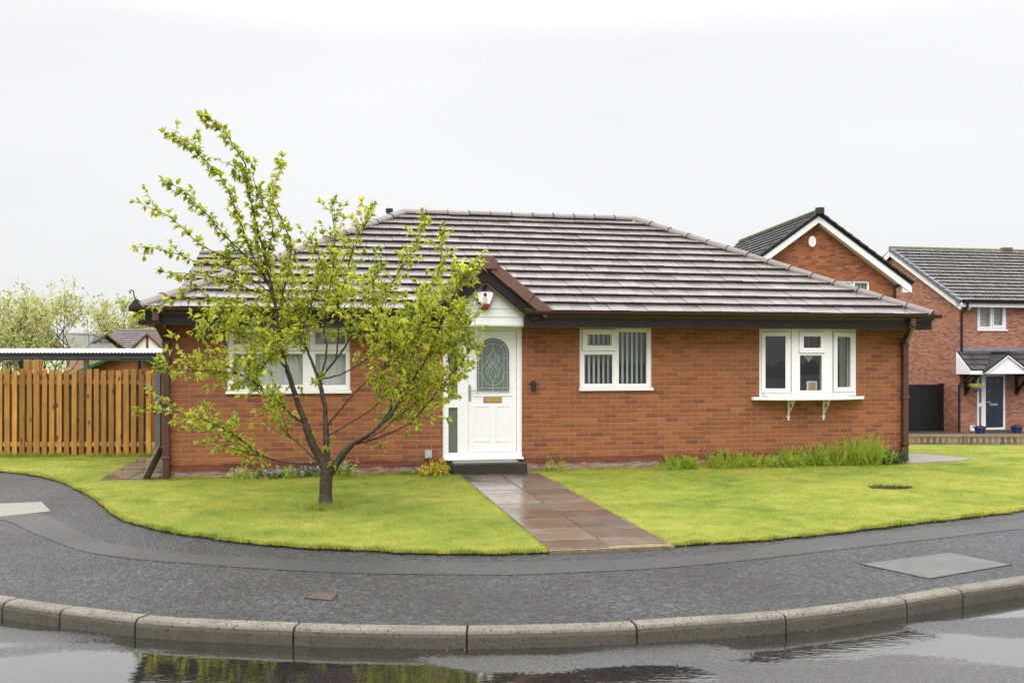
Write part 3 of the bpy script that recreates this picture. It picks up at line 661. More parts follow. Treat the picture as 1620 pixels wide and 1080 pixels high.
for sgn in (-1, 1):
    d = Vector((sgn * math.cos(ps), 0, -math.sin(ps))); n_ = Vector((sgn * math.sin(ps), 0, math.cos(ps)))
    mb = MB(); L_ = run / math.cos(ps) - .02; a = Vector((ga, vf + .05, za)); th_ = .155
    q = [a, a + d * L_, a + d * (L_ - .10) - n_ * th_, a - Vector((0, 0, th_ / math.cos(ps)))]
    if sgn < 0: q = q[::-1]
    mb.hexa([(p.x, vf + .08, p.z) for p in q], [(p.x, vf + .045, p.z) for p in q])
    q2 = [p + Vector((0, 0, 0)) for p in [a - n_ * th_ + d * .06, a + d * (L_ - .12) - n_ * th_, a + d * (L_ - .12) - n_ * (th_ + .018), a - n_ * (th_ + .018) + d * .04]]
    mb.build('bargeboard', M['brown'], gb, bevel=.003)
    m3 = MB(); m3.hexa([(p.x, -.31, p.z) for p in q2], [(p.x, vf + .075, p.z) for p in q2]); m3.build('lining', M['soffit'], gb)
    for k in range(3):
        m = MB(); p0 = a + d * (.07 + k * .37); p1 = p0 + d * .385
        for (h0, h1, v0, v1) in ((0, .165, vf - .0, vf + .035), (.125, .165, vf + .035, vf + .30)):
            o0, o1 = .012, 0.0
            pts = [p0 + n_ * (h0 + o1 + .008), p1 + n_ * (h0 + o0 * .2), p1 + n_ * (h1 + o0 * .2 + .012), p0 + n_ * (h1 + o1)]
            if sgn < 0: pts = pts[::-1]
            m.hexa([(p.x, v1, p.z) for p in pts], [(p.x, v0 - (.022 if k == 1 else .0) - k*.003, p.z) for p in pts])
        m.build('verge_tile', M['verge'], gb, bevel=.006)
    # tiled slope running back to the main roof
    mb = MB(); top = 3.24; ez = 2.50; vb = -EO + (top - EZ) / ((RZ - EZ) / (RV + EO)); sl2 = (top - ez) / math.sin(ps); bd_ = Vector((-sgn * math.cos(ps), 0, math.sin(ps)))
    O_ = Vector((ga + sgn * (top - ez) / math.tan(ps), vf + .06, ez)); ex = vb - (vf + .06)
    tiles(mb, O_, (0, 1, 0), bd_, [(0, 0), (.12, 0), (ex, sl2), (0, sl2)], tw=.3, gauge=.3, th=.02)
    mb.build('roof_slope', M['verge'], gb)
    mb = MB(); mb.beam(O_ + Vector((sgn * .02, .02, .03)), Vector((ga, vb, top + .03)), .16, .02); mb.build('valley', M['lead'], gb)
m = MB(); zc = za + .165 / math.cos(ps) - .03
m.prism([(ga - .16, zc - .185), (ga + .16, zc - .185), (ga + .17, zc - .06), (ga + .08, zc + .025), (ga - .08, zc + .025), (ga - .17, zc - .06)], vf - .03, vf + .02)
m.build('apex_cap', M['verge'], gb, bevel=.008)
ridge_run(gb, (ga, vf + .02, 3.33), (ga, vb + .1, 3.33), 3, M['verge'], r=.11)

# windows
def window(parent, F, rect, panes, v=.03, depth=.07, sill=None, name='window', px=True, glassm=None, off=0, sash_w=4):
    r = rect; e_ = thing(name, '', ''); del e_['label']; del e_['category']; e_.parent = parent
    hs = []
    for p in panes: hs.append(F.rect(*p[:4], v=v) if px else p[:4])
    MB().wall(r[0], r[1], r[2], r[3], hs, v, v + depth).build('frame', M['upvc'], e_, bevel=.004)
    for p, h in zip(panes, hs):
        b = .012
        MB().wall(h[0], h[1], h[2], h[3], [(h[0]+b, h[1]-b, h[2]+b, h[3]-b)], v + .018, v + .05).build('bead', M['upvc'], e_)
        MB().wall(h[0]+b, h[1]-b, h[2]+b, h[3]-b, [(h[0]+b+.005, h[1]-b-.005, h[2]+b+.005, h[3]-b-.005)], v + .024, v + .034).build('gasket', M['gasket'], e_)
        if len(p) > 4 and p[4]:
            q = F.rect(*p[4], v=v) if px else p[4]
            MB().wall(q[0], q[1], q[2], q[3], [h], v - .022, v + .004).build('sash', M['upvc'], e_, bevel=.005)
            MB().wall(q[0]-.006, q[1]+.006, q[2]-.006, q[3]+.006, [(q[0]+.002, q[1]-.002, q[2]+.002, q[3]-.002)], v - .003, v + .002).build('shade_line', M['shade_line'], e_)  # grey ring as a painted shadow line between sash and frame
        m = MB(); m.poly([(h[0], v + .035, h[2]), (h[1], v + .035, h[2]), (h[1], v + .035, h[3]), (h[0], v + .035, h[3])]); m.build('pane', glassm or M['glass'], e_)
    if sill: MB().box(r[0] - sill[0], r[1] + sill[0], v - sill[1], v + .03, r[2] - sill[2], r[2] - .001).build('sill', M['sill'], e_, bevel=.006)
    return e_
window(bung, A0, lw, [(368,480,559,610,None), (369,479,525,545,(362,486,519,554)), (498,548,559,610,None), (498,547,525,545,(490,552,519,554))], sill=(.02,.07,.045))
window(bung, A0, mw_, [(924,970,560,608,None), (929,967,528,547,(921,974,521,554.5)), (978.5,1024,524,608,None)], sill=(.015,.07,.05))
# bay window
bay = thing('bay_window', '', ''); del bay['label']; del bay['category']; bay.parent = bung
bz0, bz1 = bw_[2], 2.295; bd = -.20
c0 = (bw_[0], .0); c1 = (A0.u(1252, bd), bd); c2 = (A0.u(1317, bd), bd); c3 = (bw_[1], .0)
def bay_part(a, b, panes, dt=.06):
    a, b = Vector((a[0], a[1], 0)), Vector((b[0], b[1], 0)); d = b - a; L_ = d.length; an = math.atan2(d.y, d.x); mt = Matrix.Translation(a) @ Matrix.Rotation(an, 4, 'Z')
    hs = [(p[0]*L_, p[1]*L_, p[2], p[3]) for p in panes]
    def put(mb, name, mat, bevel=0):
        o = mb.build(name, mat, bay, bevel=bevel); o.matrix_local = mt; return o
    put(MB().wall(0, L_, bz0, bz1, hs, 0, dt), 'frame', M['upvc'], .004)
    put(MB().box(-.003, .003, -.004, .02, bz0, bz1), 'shade_line', M['shade_line'])  # grey strip as a painted shadow line at the bay corner
    for p, h in zip(panes, hs):
        if p[4]:
            q = p[4]; put(MB().wall(q[0]*L_, q[1]*L_, q[2], q[3], [h], -.022, .003), 'sash', M['upvc'], .005)
            put(MB().wall(q[0]*L_-.005, q[1]*L_+.005, q[2]-.005, q[3]+.005, [(q[0]*L_+.002, q[1]*L_-.002, q[2]+.002, q[3]-.002)], -.003, .002), 'shade_line', M['shade_line'])  # painted shadow line around the bay sash
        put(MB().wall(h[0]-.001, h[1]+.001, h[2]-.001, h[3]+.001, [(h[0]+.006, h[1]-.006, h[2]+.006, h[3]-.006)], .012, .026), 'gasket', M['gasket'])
        m = MB(); m.poly([(h[0],.03,h[2]),(h[1],.03,h[2]),(h[1],.03,h[3]),(h[0],.03,h[3])]); put(m, 'pane', M['glass'])
zz = lambda py, u=4.9, v=-.1: A0.z(py, u, v)
fr_ = lambda px, a, b: (px - a) / (b - a)
L0, L1 = 1198, 1252
bay_part(c0, c1, [(fr_(1208.5,L0,L1), fr_(1242,L0,L1), zz(614), zz(532), (fr_(1202,L0,L1), fr_(1250.5,L0,L1), zz(621), zz(525.5)))])
L0, L1 = 1252, 1317
bay_part(c1, c2, [(fr_(1265.5,L0,L1), fr_(1300,L0,L1), zz(617.5,4.9,-.2), zz(562,4.9,-.2), None), (fr_(1270.5,L0,L1), fr_(1298,L0,L1), zz(550,4.9,-.2), zz(532,4.9,-.2), (fr_(1264,L0,L1), fr_(1303.5,L0,L1), zz(558,4.9,-.2), zz(525,4.9,-.2)))])
L0, L1 = 1317, 1355
bay_part(c2, c3, [(fr_(1323.5,L0,L1), fr_(1345.5,L0,L1), zz(612.5), zz(532.5), (fr_(1318.5,L0,L1), fr_(1352.5,L0,L1), zz(620), zz(525.5)))])
sl0, sl1 = A0.u(1187), A0.u(1364)
so_ = [(sl0, -.03), (sl0 + .02, -.10), (c1[0] - .08, bd - .10), (c2[0] + .08, bd - .10), (sl1 - .02, -.10), (sl1, -.03)]
MB().hexa([(a, b, bz0 - .055) for a, b in so_], [(a, b, bz0 - .002) for a, b in so_]).build('sill', M['sill'], bay, bevel=.01)
MB().hexa([(a, b, bz1 + .0) for a, b in (c0, c1, c2, c3)], [(a, b, bz1 + .03) for a, b in (c0, c1, c2, c3)]).build('head', M['upvc'], bay)
MB().box(bw_[0] + .05, bw_[1] - .05, -.08, .45, bz0 + .02, bz0 + .058).build('window_board', M['sill'], bay)
for px_ in (1250, 1305.5):                                 # ornamental scroll brackets
    u_ = A0.u(px_ - 1, -.05); m = MB(); zt_ = bz0 - .056
    m.box(u_ - .012, u_ + .012, -.022, -.001, zt_ - .33, zt_); m.box(u_ - .03, u_ + .03, -.02, -.002, zt_ - .30, zt_ - .275)
    m.tube([(u_, -.01, zt_ - .35), (u_, -.012, zt_ - .33)], .018, 8)
    m.box(u_ - .012, u_ + .012, -.22, -.022, zt_ - .018, zt_)
    m.tube([(u_, -.02, zt_ - .27), (u_, -.06, zt_ - .21), (u_, -.10, zt_ - .16), (u_, -.17, zt_ - .09), (u_, -.205, zt_ - .015)], .009, 6)
    for cz, cv, rr in ((zt_ - .06, -.075, .042), (zt_ - .055, -.15, .028), (zt_ - .14, -.055, .026)):
        m.tube([(u_, cv + math.cos(k*.5)*rr*(1 - k/30), cz + math.sin(k*.5)*rr*(1 - k/30)) for k in range(17)], .006, 5)
    m.build('bracket', M['upvc'], bay)

# front door
dfr = thing('door_frame', '', ''); del dfr['label']; del dfr['category']; dfr.parent = bung
leafr = A0.rect(740.5, 817, 523, 715, .04); sp1 = A0.rect(709.5, 724, 536, 632, .02); sp2 = A0.rect(709.5, 724, 644.5, 716, .02)
MB().wall(dw[0], dw[1], dw[2] + .03, dw[3], [leafr, sp1, sp2], .02, .10).build('frame', M['upvc'], dfr, bevel=.004)
MB().box(dw[0] - .01, dw[1] + .02, -.045, .10, dw[2], dw[2] + .035).build('threshold', M['upvc'], dfr, bevel=.006)
for s_ in (sp1, sp2): m = MB(); m.poly([(s_[0],.05,s_[2]),(s_[1],.05,s_[2]),(s_[1],.05,s_[3]),(s_[0],.05,s_[3])]); m.build('side_pane', M['glass_side'], dfr)
door = thing('door', '', ''); del door['label']; del door['category']; door.parent = bung
g_ = .004; dv = .035
MB().box(leafr[0]+g_, leafr[1]-g_, dv, dv + .045, leafr[2]+g_, leafr[3]-g_).build('door_leaf', M['upvc'], door, bevel=.004)
Zx = 8.308
def dp(x, y): px_, py_ = 730 + x / Zx, 515 + y / Zx; u_ = A0.u(px_, dv); return (u_, A0.z(py_, u_, dv))
arc = [dp(192, 882), dp(635, 882)] + [dp(413.5 + 221.5 * math.cos(math.pi * k / 20), 365 - 210 * math.sin(math.pi * k / 20)) for k in range(21)]
MB().prism(arc, dv - .004, dv - .001).build('door_glass', M['glass_door'], door)
m = MB(); ring = arc + [arc[0]]; m.tube([(a, dv - .004, b) for a, b in ring], .011, 6, cap=False); b0, b1 = dp(165, 915), dp(662, 922); m.box(b0[0], b1[0], dv - .012, dv, b1[1], b0[1])
m.build('moulding', M['upvc'], door, smooth=False)
arch = lambda x0, x1, top, yb, n=14: [(x0, yb)] + [((x0+x1)/2 - (x1-x0)/2 * math.cos(math.pi*k/n), 365 - (365-top) * math.sin(math.pi*k/n)) for k in range(n+1)] + [(x1, yb)]
strokes = [arch(224, 601, 190, 820), arch(270, 557, 236, 640), [(270,640),(290,705),(340,765),(412,790),(485,770),(535,715),(557,640)], [(224,818),(601,818)], [(196,861),(632,861)],
 [(193,425),(270,430)], [(193,525),(224,527)], [(193,620),(270,624)], [(557,427),(601,427)], [(601,522),(634,522)], [(557,620),(601,620)], [(262,230),(305,275)], [(575,225),(520,275)], [(415,236),(415,310)], [(412,750),(412,882)], [(270,640),(270,818)],[(557,640),(557,818)], [(601,820),(630,880)], [(224,820),(205,880)],
 [(415,310),(442,365),(445,415),(412,465),(386,415),(386,365),(415,310)], [(386,375),(350,400),(330,440),(328,490),(290,525),(330,575),(330,620),(350,665),(385,682)], [(445,375),(480,395),(497,440),(497,480),(540,522),(500,575),(492,630),(475,665),(445,680)],
 [(412,750),(385,690),(388,625),(412,572),(440,620),(446,675),(412,750)], [(350,400),(368,455),(412,500),(455,560),(480,645)], [(480,395),(460,455),(412,500),(368,560),(345,650)], [(330,440),(360,520),(412,572)], [(497,440),(465,520),(412,572)], [(412,465),(455,520),(500,575)], [(412,465),(370,520),(330,575)]]
m = MB()
for s_ in strokes: m.tube([(dp(x, y)[0], dv - .005, dp(x, y)[1]) for x, y in s_], .0035, 5)
m.build('leading', M['came'], door)
for a, b in ((750, 776), (783, 808)):                       # raised lower panels
    q = A0.rect(a, b, 641, 698, dv); MB().wall(q[0], q[1], q[2], q[3], [(q[0]+.018, q[1]-.018, q[2]+.018, q[3]-.018)], dv - .007, dv + .001).build('panel', M['upvc'], door, bevel=.006)
q = A0.rect(766, 793, 629, 636, dv); m = MB(); m.box(q[0], q[1], dv - .012, dv, q[2], q[3], 0); m.box(q[0] - .01, q[1] + .008, dv - .006, dv + .001, q[2] - .008, q[3] + .01, 1); m.build('letterbox', [M['brass'], M['black_trim']], door, bevel=.002)
q = A0.rect(741.5, 745, 609, 634, dv); m = MB(); m.box(q[0], q[1], dv - .01, dv, q[2], q[3]); hm = (q[2]+q[3])/2 + .04; m.tube([((q[0]+q[1])/2, dv, hm), ((q[0]+q[1])/2, dv - .05, hm), ((q[0]+q[1])/2 + .11, dv - .055, hm - .002)], .009, 8); m.build('handle', M['steel'], door)
# step
s0, s1 = A0.u(714, -.2), A0.u(831, -.2)
MB().box(s0, s1, -.36, -.003, -.05, dw[2] - .035).build('doorstep', [M['brick_step']], bung, bevel=.005)
MB().box(s0 + .03, s1 - .12, -.34, -.003, dw[2] - .034, dw[2] - .006).build('step_slab', [M['slab_pale']], bung, bevel=.004)
# things fixed to or standing in the bungalow
def onhouse(name, label, cat, u, v, z, F=A0, group=None):
    X = F.X + u * F.c - v * F.s; Y = F.Y + u * F.s + v * F.c
    return thing(name, label, cat, (X, Y, z), F.t, group)
au = A0.u(766.5, -.33); azt = A0.z(461, au, -.33); azb = A0.z(489.5, au, -.33); hh_ = azt - azb
al = onhouse('burglar_alarm', 'white and red shield shaped burglar alarm box on the gable above the front door', 'alarm box', au, -.33, azb)
f_ = lambda x, y: ((x - 500) / 13.5 / 1500 * 14.8, hh_ * (800 - y) / 385)
out_ = [f_(*p) for p in ((420,800),(570,800),(615,700),(690,490),(695,440),(670,415),(330,415),(305,440),(300,500),(370,690))]
MB().prism(out_, -.06, .02).build('case', M['black_trim'], al, bevel=.006)
MB().prism([f_(*p) for p in ((405,685),(600,685),(675,490),(680,450),(655,428),(345,428),(322,450),(325,500),(375,640))], -.068, -.058).build('cover', M['upvc'], al, bevel=.003)
MB().prism([f_(*p) for p in ((425,785),(562,785),(605,692),(392,692))], -.070, -.058).build('strobe', M['red'], al, bevel=.003)
m = MB(); m.prism([f_(500 + 38 * math.cos(a), 493 + 48 * math.sin(a)) for a in [-k * math.pi / 6 for k in range(12)]], -.0700, -.0685)
for y_ in (565, 600, 635, 668): m.prism([f_(*p) for p in ((450, y_ + 6), (548, y_ + 6), (548, y_ - 5), (450, y_ - 5))], -.0700, -.0685)
m.build('marking', M['red'], al)
m = MB(); m.box(-.03, .03, -.05, .02, hh_ + .0, hh_ + .05); m.tube([(0, -.02, hh_ + .04), (0, -.06, hh_ + .09), (0, -.05, hh_ + .14)], .03, 10)
MB_cam = m.build('sensor', M['black'], al, bevel=.004)
lu = A0.u(843.5); q = A0.rect(840, 847.5, 603, 618)
lt = onhouse('wall_light', 'small black box fixed to the brick right of the front door', 'wall box', (q[0]+q[1])/2, 0, q[2])
w2 = (q[1]-q[0])/2; h2 = q[3]-q[2]
MB().prism([(-w2, .02), (-w2*.6, 0), (w2*.6, 0), (w2, .02), (w2, h2 - .02), (w2*.6, h2), (-w2*.6, h2), (-w2, h2 - .02)], -.05, 0).build('case', M['black'], lt, bevel=.004)
MB().box(-.012, .012, -.04, 0, h2, h2 + .015).build('cap', M['black'], lt)
q = A0.rect(672, 683, 711.5, 724); o = onhouse('socket_box', 'small grey box on the brick left of the front door', 'outlet box', (q[0]+q[1])/2, 0, q[2])
w2 = (q[1]-q[0])/2; MB().box(-w2, w2, -.045, 0, 0, q[3]-q[2]).build('case', M['grey_box'], o, bevel=.005); MB().box(-w2 + .012, w2 - .012, -.049, -.044, .015, q[3]-q[2]-.03).build('lid', M['grey_box'], o, bevel=.002)

def blind(label, r, v, n, wid, ang, F=A0, group='vertical blinds in the front windows'):
    o = onhouse('vertical_blind', label, 'blind', r[0], v, r[2], F, group); W2 = r[1]-r[0]; Hh = r[3]-r[2]
    MB().box(0, W2, -.02, .02, Hh - .04, Hh).build('headrail', M['blind'], o)
    for k in range(n):
        c = W2 * (k + .5) / n; a = ang + rnd(-.04, .04); dx, dy = math.cos(a) * wid / 2, math.sin(a) * wid / 2
        m = MB(); m.hexa([(c-dx, -dy, 0), (c+dx, dy, 0), (c+dx+.001, dy+.002, 0), (c-dx+.001, -dy+.002, 0)], [(c-dx, -dy, Hh-.04), (c+dx, dy, Hh-.04), (c+dx+.001, dy+.002, Hh-.04), (c-dx+.001, -dy+.002, Hh-.04)])
        m.build('slat', M['blind'], o)
    return o
blind('half open white vertical blind in the small middle window', mw_, .17, 15, .062, R(38))
blind('closed pale vertical blind in the left window behind the tree', lw, .17, 20, .105, R(14))
# curtain, picture and heart in the bay
cu = A0.u(1335, .25); o = onhouse('curtain', 'pale green curtain hanging in the right light of the bay window', 'curtain', cu, .15, bz0)
m = MB(); n_ = 24; pr = [(-.14 + .28*k/n_, .035*math.sin(k*1.5)) for k in range(n_+1)]
for k in range(n_): m.poly([(pr[k][0], pr[k][1], 0), (pr[k+1][0], pr[k+1][1], 0), (pr[k+1][0], pr[k+1][1], 1.05), (pr[k][0], pr[k][1], 1.05)])
m.build('fabric', M['curtain'], o, smooth=True); MB().tube([(-.2, 0, 1.06), (.2, 0, 1.06)], .012, 8).build('rail', M['upvc'], o)
pu = A0.u(1282, .05); o = onhouse('picture_frame', 'small cream framed picture standing inside the bay window', 'picture frame', pu, .0, bz0 + .06)
MB().wall(-.095, .095, 0, .20, [(-.068, .068, .026, .174)], -.01, .012).build('frame', M['upvc'], o, bevel=.003); m = MB(); m.box(-.068, .068, 0, .008, .026, .174); m.build('picture', M['pine'], o)
hu = A0.u(1279, -.06); o = onhouse('heart_ornament', 'cream heart ornament hanging in the centre of the bay window', 'ornament', hu, -.06, A0.z(570.5, 4.9, -.06))
hp = [(.10*math.sin(t_)**3*.95, .085 + .0065*(13*math.cos(t_)-5*math.cos(2*t_)-2*math.cos(3*t_)-math.cos(4*t_))) for t_ in [-k*2*math.pi/28 for k in range(28)]]
m = MB(); m.prism(hp, -.012, .006); m.build('heart', M['cream'], o, bevel=.003); MB().tube([(0, 0, .16), (0, 0, .40)], .002, 5).build('string', M['cream'], o)

# garden path
def path():
    m = MB(); e = G(865, 868); ang = math.atan((510 - CX) / F_PX)
    d = Vector((math.sin(ang), math.cos(ang), 0)); s = Vector((math.cos(ang), -math.sin(ang), 0)); st = G(965, 866); st.z = 0
    mj = MB(); a = st - d * .05; b = st + d * 5.95; mj.hexa([a - s*.60 + Vector((0,0,-.1)), a + s*.63 + Vector((0,0,-.1)), b + s*.63 + Vector((0,0,-.1)), b - s*.60 + Vector((0,0,-.1))], [a - s*.60 + Vector((0,0,.003)), a + s*.63 + Vector((0,0,.003)), b + s*.63 + Vector((0,0,.003)), b - s*.60 + Vector((0,0,.003))])
    mj.build('path_bed', M['joint'], kind='structure')
    k = 0; y = -.18
    for k in range(10):
        y1 = y + .585
        for (x0, x1) in ((-.597, -.009), (.009, .62)):
            t0 = rnd(-.002, .002); ys = max(y, .0 + (0.0 if x0 < 0 else .10)) ; ye = min(y1, 5.9)
            if ye < ys + .1: continue
            c = [st + s*x0 + d*ys, st + s*x1 + d*ys, st + s*x1 + d*ye, st + s*x0 + d*ye]
            m.hexa([p + Vector((0,0,-.04)) for p in c], [p + Vector((0,0, .014 + t0 + rnd(-.002,.002))) for p in c])
        y = y1 + .012
    m.build('garden_path', M['slab'], kind='structure', bevel=.004)
    return st, d, s
PST, PD, PS = path()
def loc(u, v, z=0, F=A0): return Vector((F.X + u*F.c - v*F.s, F.Y + u*F.s + v*F.c, z))
m = MB()
for i in range(6):
    for j in range(2):
        c = [loc(-6.2 + j*.42, .02 + i*.5), loc(-6.2 + j*.42 + .41, .02 + i*.5), loc(-6.2 + j*.42 + .41, .02 + i*.5 + .485), loc(-6.2 + j*.42, .02 + i*.5 + .485)]
        m.hexa([p + Vector((0,0,-.05)) for p in c], [p + Vector((0,0,.022 + rnd(-.004,.004))) for p in c])
m.build('side_path', M['slab'], kind='structure', bevel=.004)
m = MB(); q = [G(1433,718), G(1457,718), G(1535,726), G(1520,729), G(1433,733)]
m.hexa([(p.x, p.y, -.05) for p in q][::-1], [(p.x, p.y, .012) for p in q][::-1]); m.build('rear_path', M['path_grey'], kind='structure')
m = MB(); a, b = loc(-5.56, -.02, .02), loc(-5.345, .03, .47); m.beam(a, b, .026, .26, up=(0.1,1,0)); o = m.build('wooden_board', M['board'], bevel=.003); tag(o, 'weathered board leaning on the left corner of the bungalow', 'board')

# ------------------------------------------------------------------ foliage helpers
class Leaves:
    def __init__(s): s.p = []; s.d = []; s.L = []
    def add(s, p, d, L): s.p.append(tuple(p)); s.d.append(tuple(d)); s.L.append(L)
    def build(s, name, mat, parent=None, wid=.45, droop=.25, flat=.6, kind=None):
        n = len(s.p); p = np.array(s.p); d = np.array(s.d, float); d /= np.linalg.norm(d, axis=1)[:, None] + 1e-9; L = np.array(s.L)[:, None]
        upv = rng.normal(0, 1, (n, 3)); upv[:, 2] = np.abs(upv[:, 2]) + flat * 2; sd = np.cross(d, upv); sd /= np.linalg.norm(sd, axis=1)[:, None] + 1e-9; nn = np.cross(sd, d)
        W = L * wid / 2; curl = rng.uniform(.02, .14, (n, 1)) * L
        v = np.stack([p, p + d*L*.34 - sd*W + nn*curl, p + d*L*.34 + sd*W + nn*curl, p + d*L*.4 - nn*L*.03, p + d*L*.70 - sd*W*.72 + nn*(curl*.6 - L*droop*.25), p + d*L*.70 + sd*W*.72 + nn*(curl*.6 - L*droop*.25), p + d*L*.72 - nn*L*droop*.32, p + d*L - nn*L*droop], 1)
        fc = np.array([[0,3,1],[0,2,3],[1,3,6],[1,6,4],[3,2,5],[3,5,6],[4,6,7],[6,5,7]])
        return tri_mesh(name, v.reshape(-1, 3), (np.arange(n)[:, None, None] * 8 + fc[None]).reshape(-1, 3), mat, parent, kind)
def tri_mesh(name, v, f, mat, parent=None, kind=None):
    me = bpy.data.meshes.new(name); me.vertices.add(len(v)); me.vertices.foreach_set('co', v.astype(np.float32).ravel())
    me.loops.add(f.size); me.loops.foreach_set('vertex_index', f.astype(np.int32).ravel()); me.polygons.add(len(f)); me.polygons.foreach_set('loop_start', np.arange(0, f.size, 3, dtype=np.int32))
    me.update(calc_edges=True); me.materials.append(mat); o = bpy.data.objects.new(name, me); C.objects.link(o); o.parent = parent
    if kind: o['kind'] = kind
    return o
def smooth_path(pts, k=5):
    pts = [Vector(p) for p in pts]; o = []
    for i in range(len(pts) - 1):
        p0 = pts[max(i-1,0)]; p1 = pts[i]; p2 = pts[i+1]; p3 = pts[min(i+2, len(pts)-1)]
        for j in range(k):
            t_ = j / k; o.append(.5*((2*p1) + (p2-p0)*t_ + (2*p0-5*p1+4*p2-p3)*t_**2 + (3*p1-p0-3*p2+p3)*t_**3))
    o.append(pts[-1]); return o
def rv(): return Vector((random.gauss(0,1), random.gauss(0,1), random.gauss(0,1))).normalized()

# ------------------------------------------------------------------ the cherry tree on the left lawn
TY = 11.44; tb = P(515, 803, TY); tb.z = 0
tree = thing('cherry_tree', 'small multi stemmed cherry tree in fresh leaf on the front lawn left of the door', 'tree', tb)
wood_mb = MB(); lv = Leaves(); berries = MB(); stalks = []
def side_branch(p, d, L_, r, depth=0):
    q = [p]; d = d.normalized()
    for j in range(7): d = (d + rv() * .20 + Vector((0,0,.06))).normalized(); q.append(q[-1] + d * L_ / 7)
    wood_mb.tube(q, [r * (1 - j * .12) for j in range(8)], 5, cap=False)
    for j in range(2, 8):
        for _ in range(random.choice((1, 2, 2))):
            dd = (d * .6 + rv()).normalized(); a = q[j-1].lerp(q[j], random.random()); l_ = rnd(.06, .20); e_ = a + dd * l_; wood_mb.tube([a, e_], [.0028, .0015], 3, cap=False)
            for _ in range(random.choice((3, 4, 5))): lv.add(a.lerp(e_, rnd(.35, 1)), dd * .5 + rv() * .8 + Vector((0,0,-.1)), leaf_len())
    for _ in range(5): lv.add(q[-1], d + rv() * .6, leaf_len())
def leaf_len(): return rnd(.045, .085) if random.random() < .6 else rnd(.08, .12)
def br(px, r0, r1, dy0, dy1, leaf0=.5, mode='twig', dens=1.0, tw_len=(.12, .42)):
    """a limb: photo outline points at the tree's own depth plus a depth swing, grown with twigs and leaves"""
    n = len(px); pts = [P(x, y, TY + dy0 + (dy1 - dy0) * (i / (n-1)) ** 1.2) - tb for i, (x, y) in enumerate(px)]
    sp = smooth_path(pts, 6); sp = [q + rv() * .006 * (0 < i < len(sp)-1) for i, q in enumerate(sp)]; N = len(sp)
    rad = [(r0 + (r1 - r0) * (i / (N-1)) ** .8) * (.84 if mode == 'twig' else .9) for i in range(N)]
    wood_mb.tube(sp, rad, 10 if r0 > .03 else 6)
    acc = 0
    for i in range(1, N):
        seg = sp[i] - sp[i-1]; acc += seg.length; f = i / (N-1)
        if f < leaf0: acc = min(acc, .1); continue
        T = seg.normalized(); step = (.025 if mode == 'spur' else .042) / dens
        while acc > step:
            acc -= step; p = sp[i-1] + seg * random.random()
            if mode == 'spur':
                d = (rv() * .8 + T * .55 + Vector((0,0,-.12))).normalized(); b = p + d * rnd(.01, .04)
                for _ in range(random.choice((3, 4, 5, 6))): lv.add(b, (d + rv() * .7 + Vector((0,0,-.18))), rnd(.055, .10))
                if random.random() < .25: stalks.append((p, p + d * .06 + rv() * .02))
            if mode != 'spur' or random.random() < .10:
                L_ = rnd(*tw_len) * (1.15 - .5 * f); d = (T * .9 + rv() * .95 + Vector((0, 0, .18))).normalized()
                q = [p]; 
                for j in range(4): d = (d + rv() * .22 + Vector((0,0,.05))).normalized(); q.append(q[-1] + d * L_ / 4)
                wood_mb.tube(q, [.004, .0035, .003, .0022, .0016], 4, cap=False)
                for j in range(1, 5):
                    for _ in range(random.choice((2, 3, 3, 4))):
                        pp = q[j-1].lerp(q[j], random.random()); lv.add(pp, (d * .6 + rv() * .9 + Vector((0,0,-.05))), rnd(.045, .085) * (.78 + .07 * j))
                if random.random() < .5: stalks.append((q[2], q[2] + rv() * .05 + Vector((0,0,-.02))))
                for _ in range(5): lv.add(q[-1], (d + rv() * .55), rnd(.055, .09))
    if mode == 'twig' and len(px) > 5:
        for k in range(int(5 * dens + 1)):
            i = int(N * rnd(max(leaf0 - .05, .2), .95))
            if sp[i].z > 2.75: continue
            T = (sp[min(i+1, N-1)] - sp[i-1]).normalized(); side_branch(sp[i], T * .55 + rv() * .9 + Vector((0,0,.25)), rnd(.28, .62), min(.007, rad[i] * .6))
    for _ in range(6): lv.add(sp[-1], ((sp[-1]-sp[-2]).normalized() + rv() * .6), rnd(.06, .095))
# trunk
tp = [Vector((0,0,-.05)), Vector((.0,0,.10)), Vector((.005,0,.28)), P(517, 745, TY) - tb, P(517, 732, TY) - tb]
wood_mb.tube(smooth_path(tp, 4), [.115 - .038 * min(1, i / 5) for i in range(17)], 14)
wood_mb.tube(smooth_path([P(516, 742, TY) - tb, P(505,722,TY)-tb, P(493,699,TY-.03)-tb, P(483,670,TY-.05)-tb], 4), [.062,.058,.056,.054,.052,.051,.05,.049,.048,.047,.046,.045,.044], 12)
br([(484,673),(472,640),(459,599),(449,566),(443,530),(437,490),(430,455)], .046, .022, -.05, -.15, .45, dens=.5)
br([(430,458),(422,420),(414,385),(402,345),(393,300),(388,262),(372,235),(352,205),(318,183)], .020, .004, -.15, -.45, .12, 'spur', 1.1)
br([(437,490),(425,450),(404,415),(388,372),(372,330),(352,285),(326,256),(300,232),(259,209)], .018, .003, -.15, .25, .30, 'spur', 1.05)
br([(430,455),(410,425),(381,397),(355,372),(333,345),(312,325),(300,308),(280,296),(259,285)], .014, .003, -.1, -.7, .1, 'spur', .95)
br([(425,450),(395,420),(360,408),(322,390),(296,368),(270,345),(245,332),(214,319)], .012, .003, 0, -.3, .25, 'spur', .55)
br([(440,475),(410,450),(385,434),(345,420),(311,414),(285,404),(263,397),(240,392),(216,390)], .012, .003, -.1, .5, .2, 'spur', .5)
br([(430,470),(395,458),(348,440),(304,434),(280,432),(256,430)], .010, .003, 0, -.6, .1, 'spur', .5)
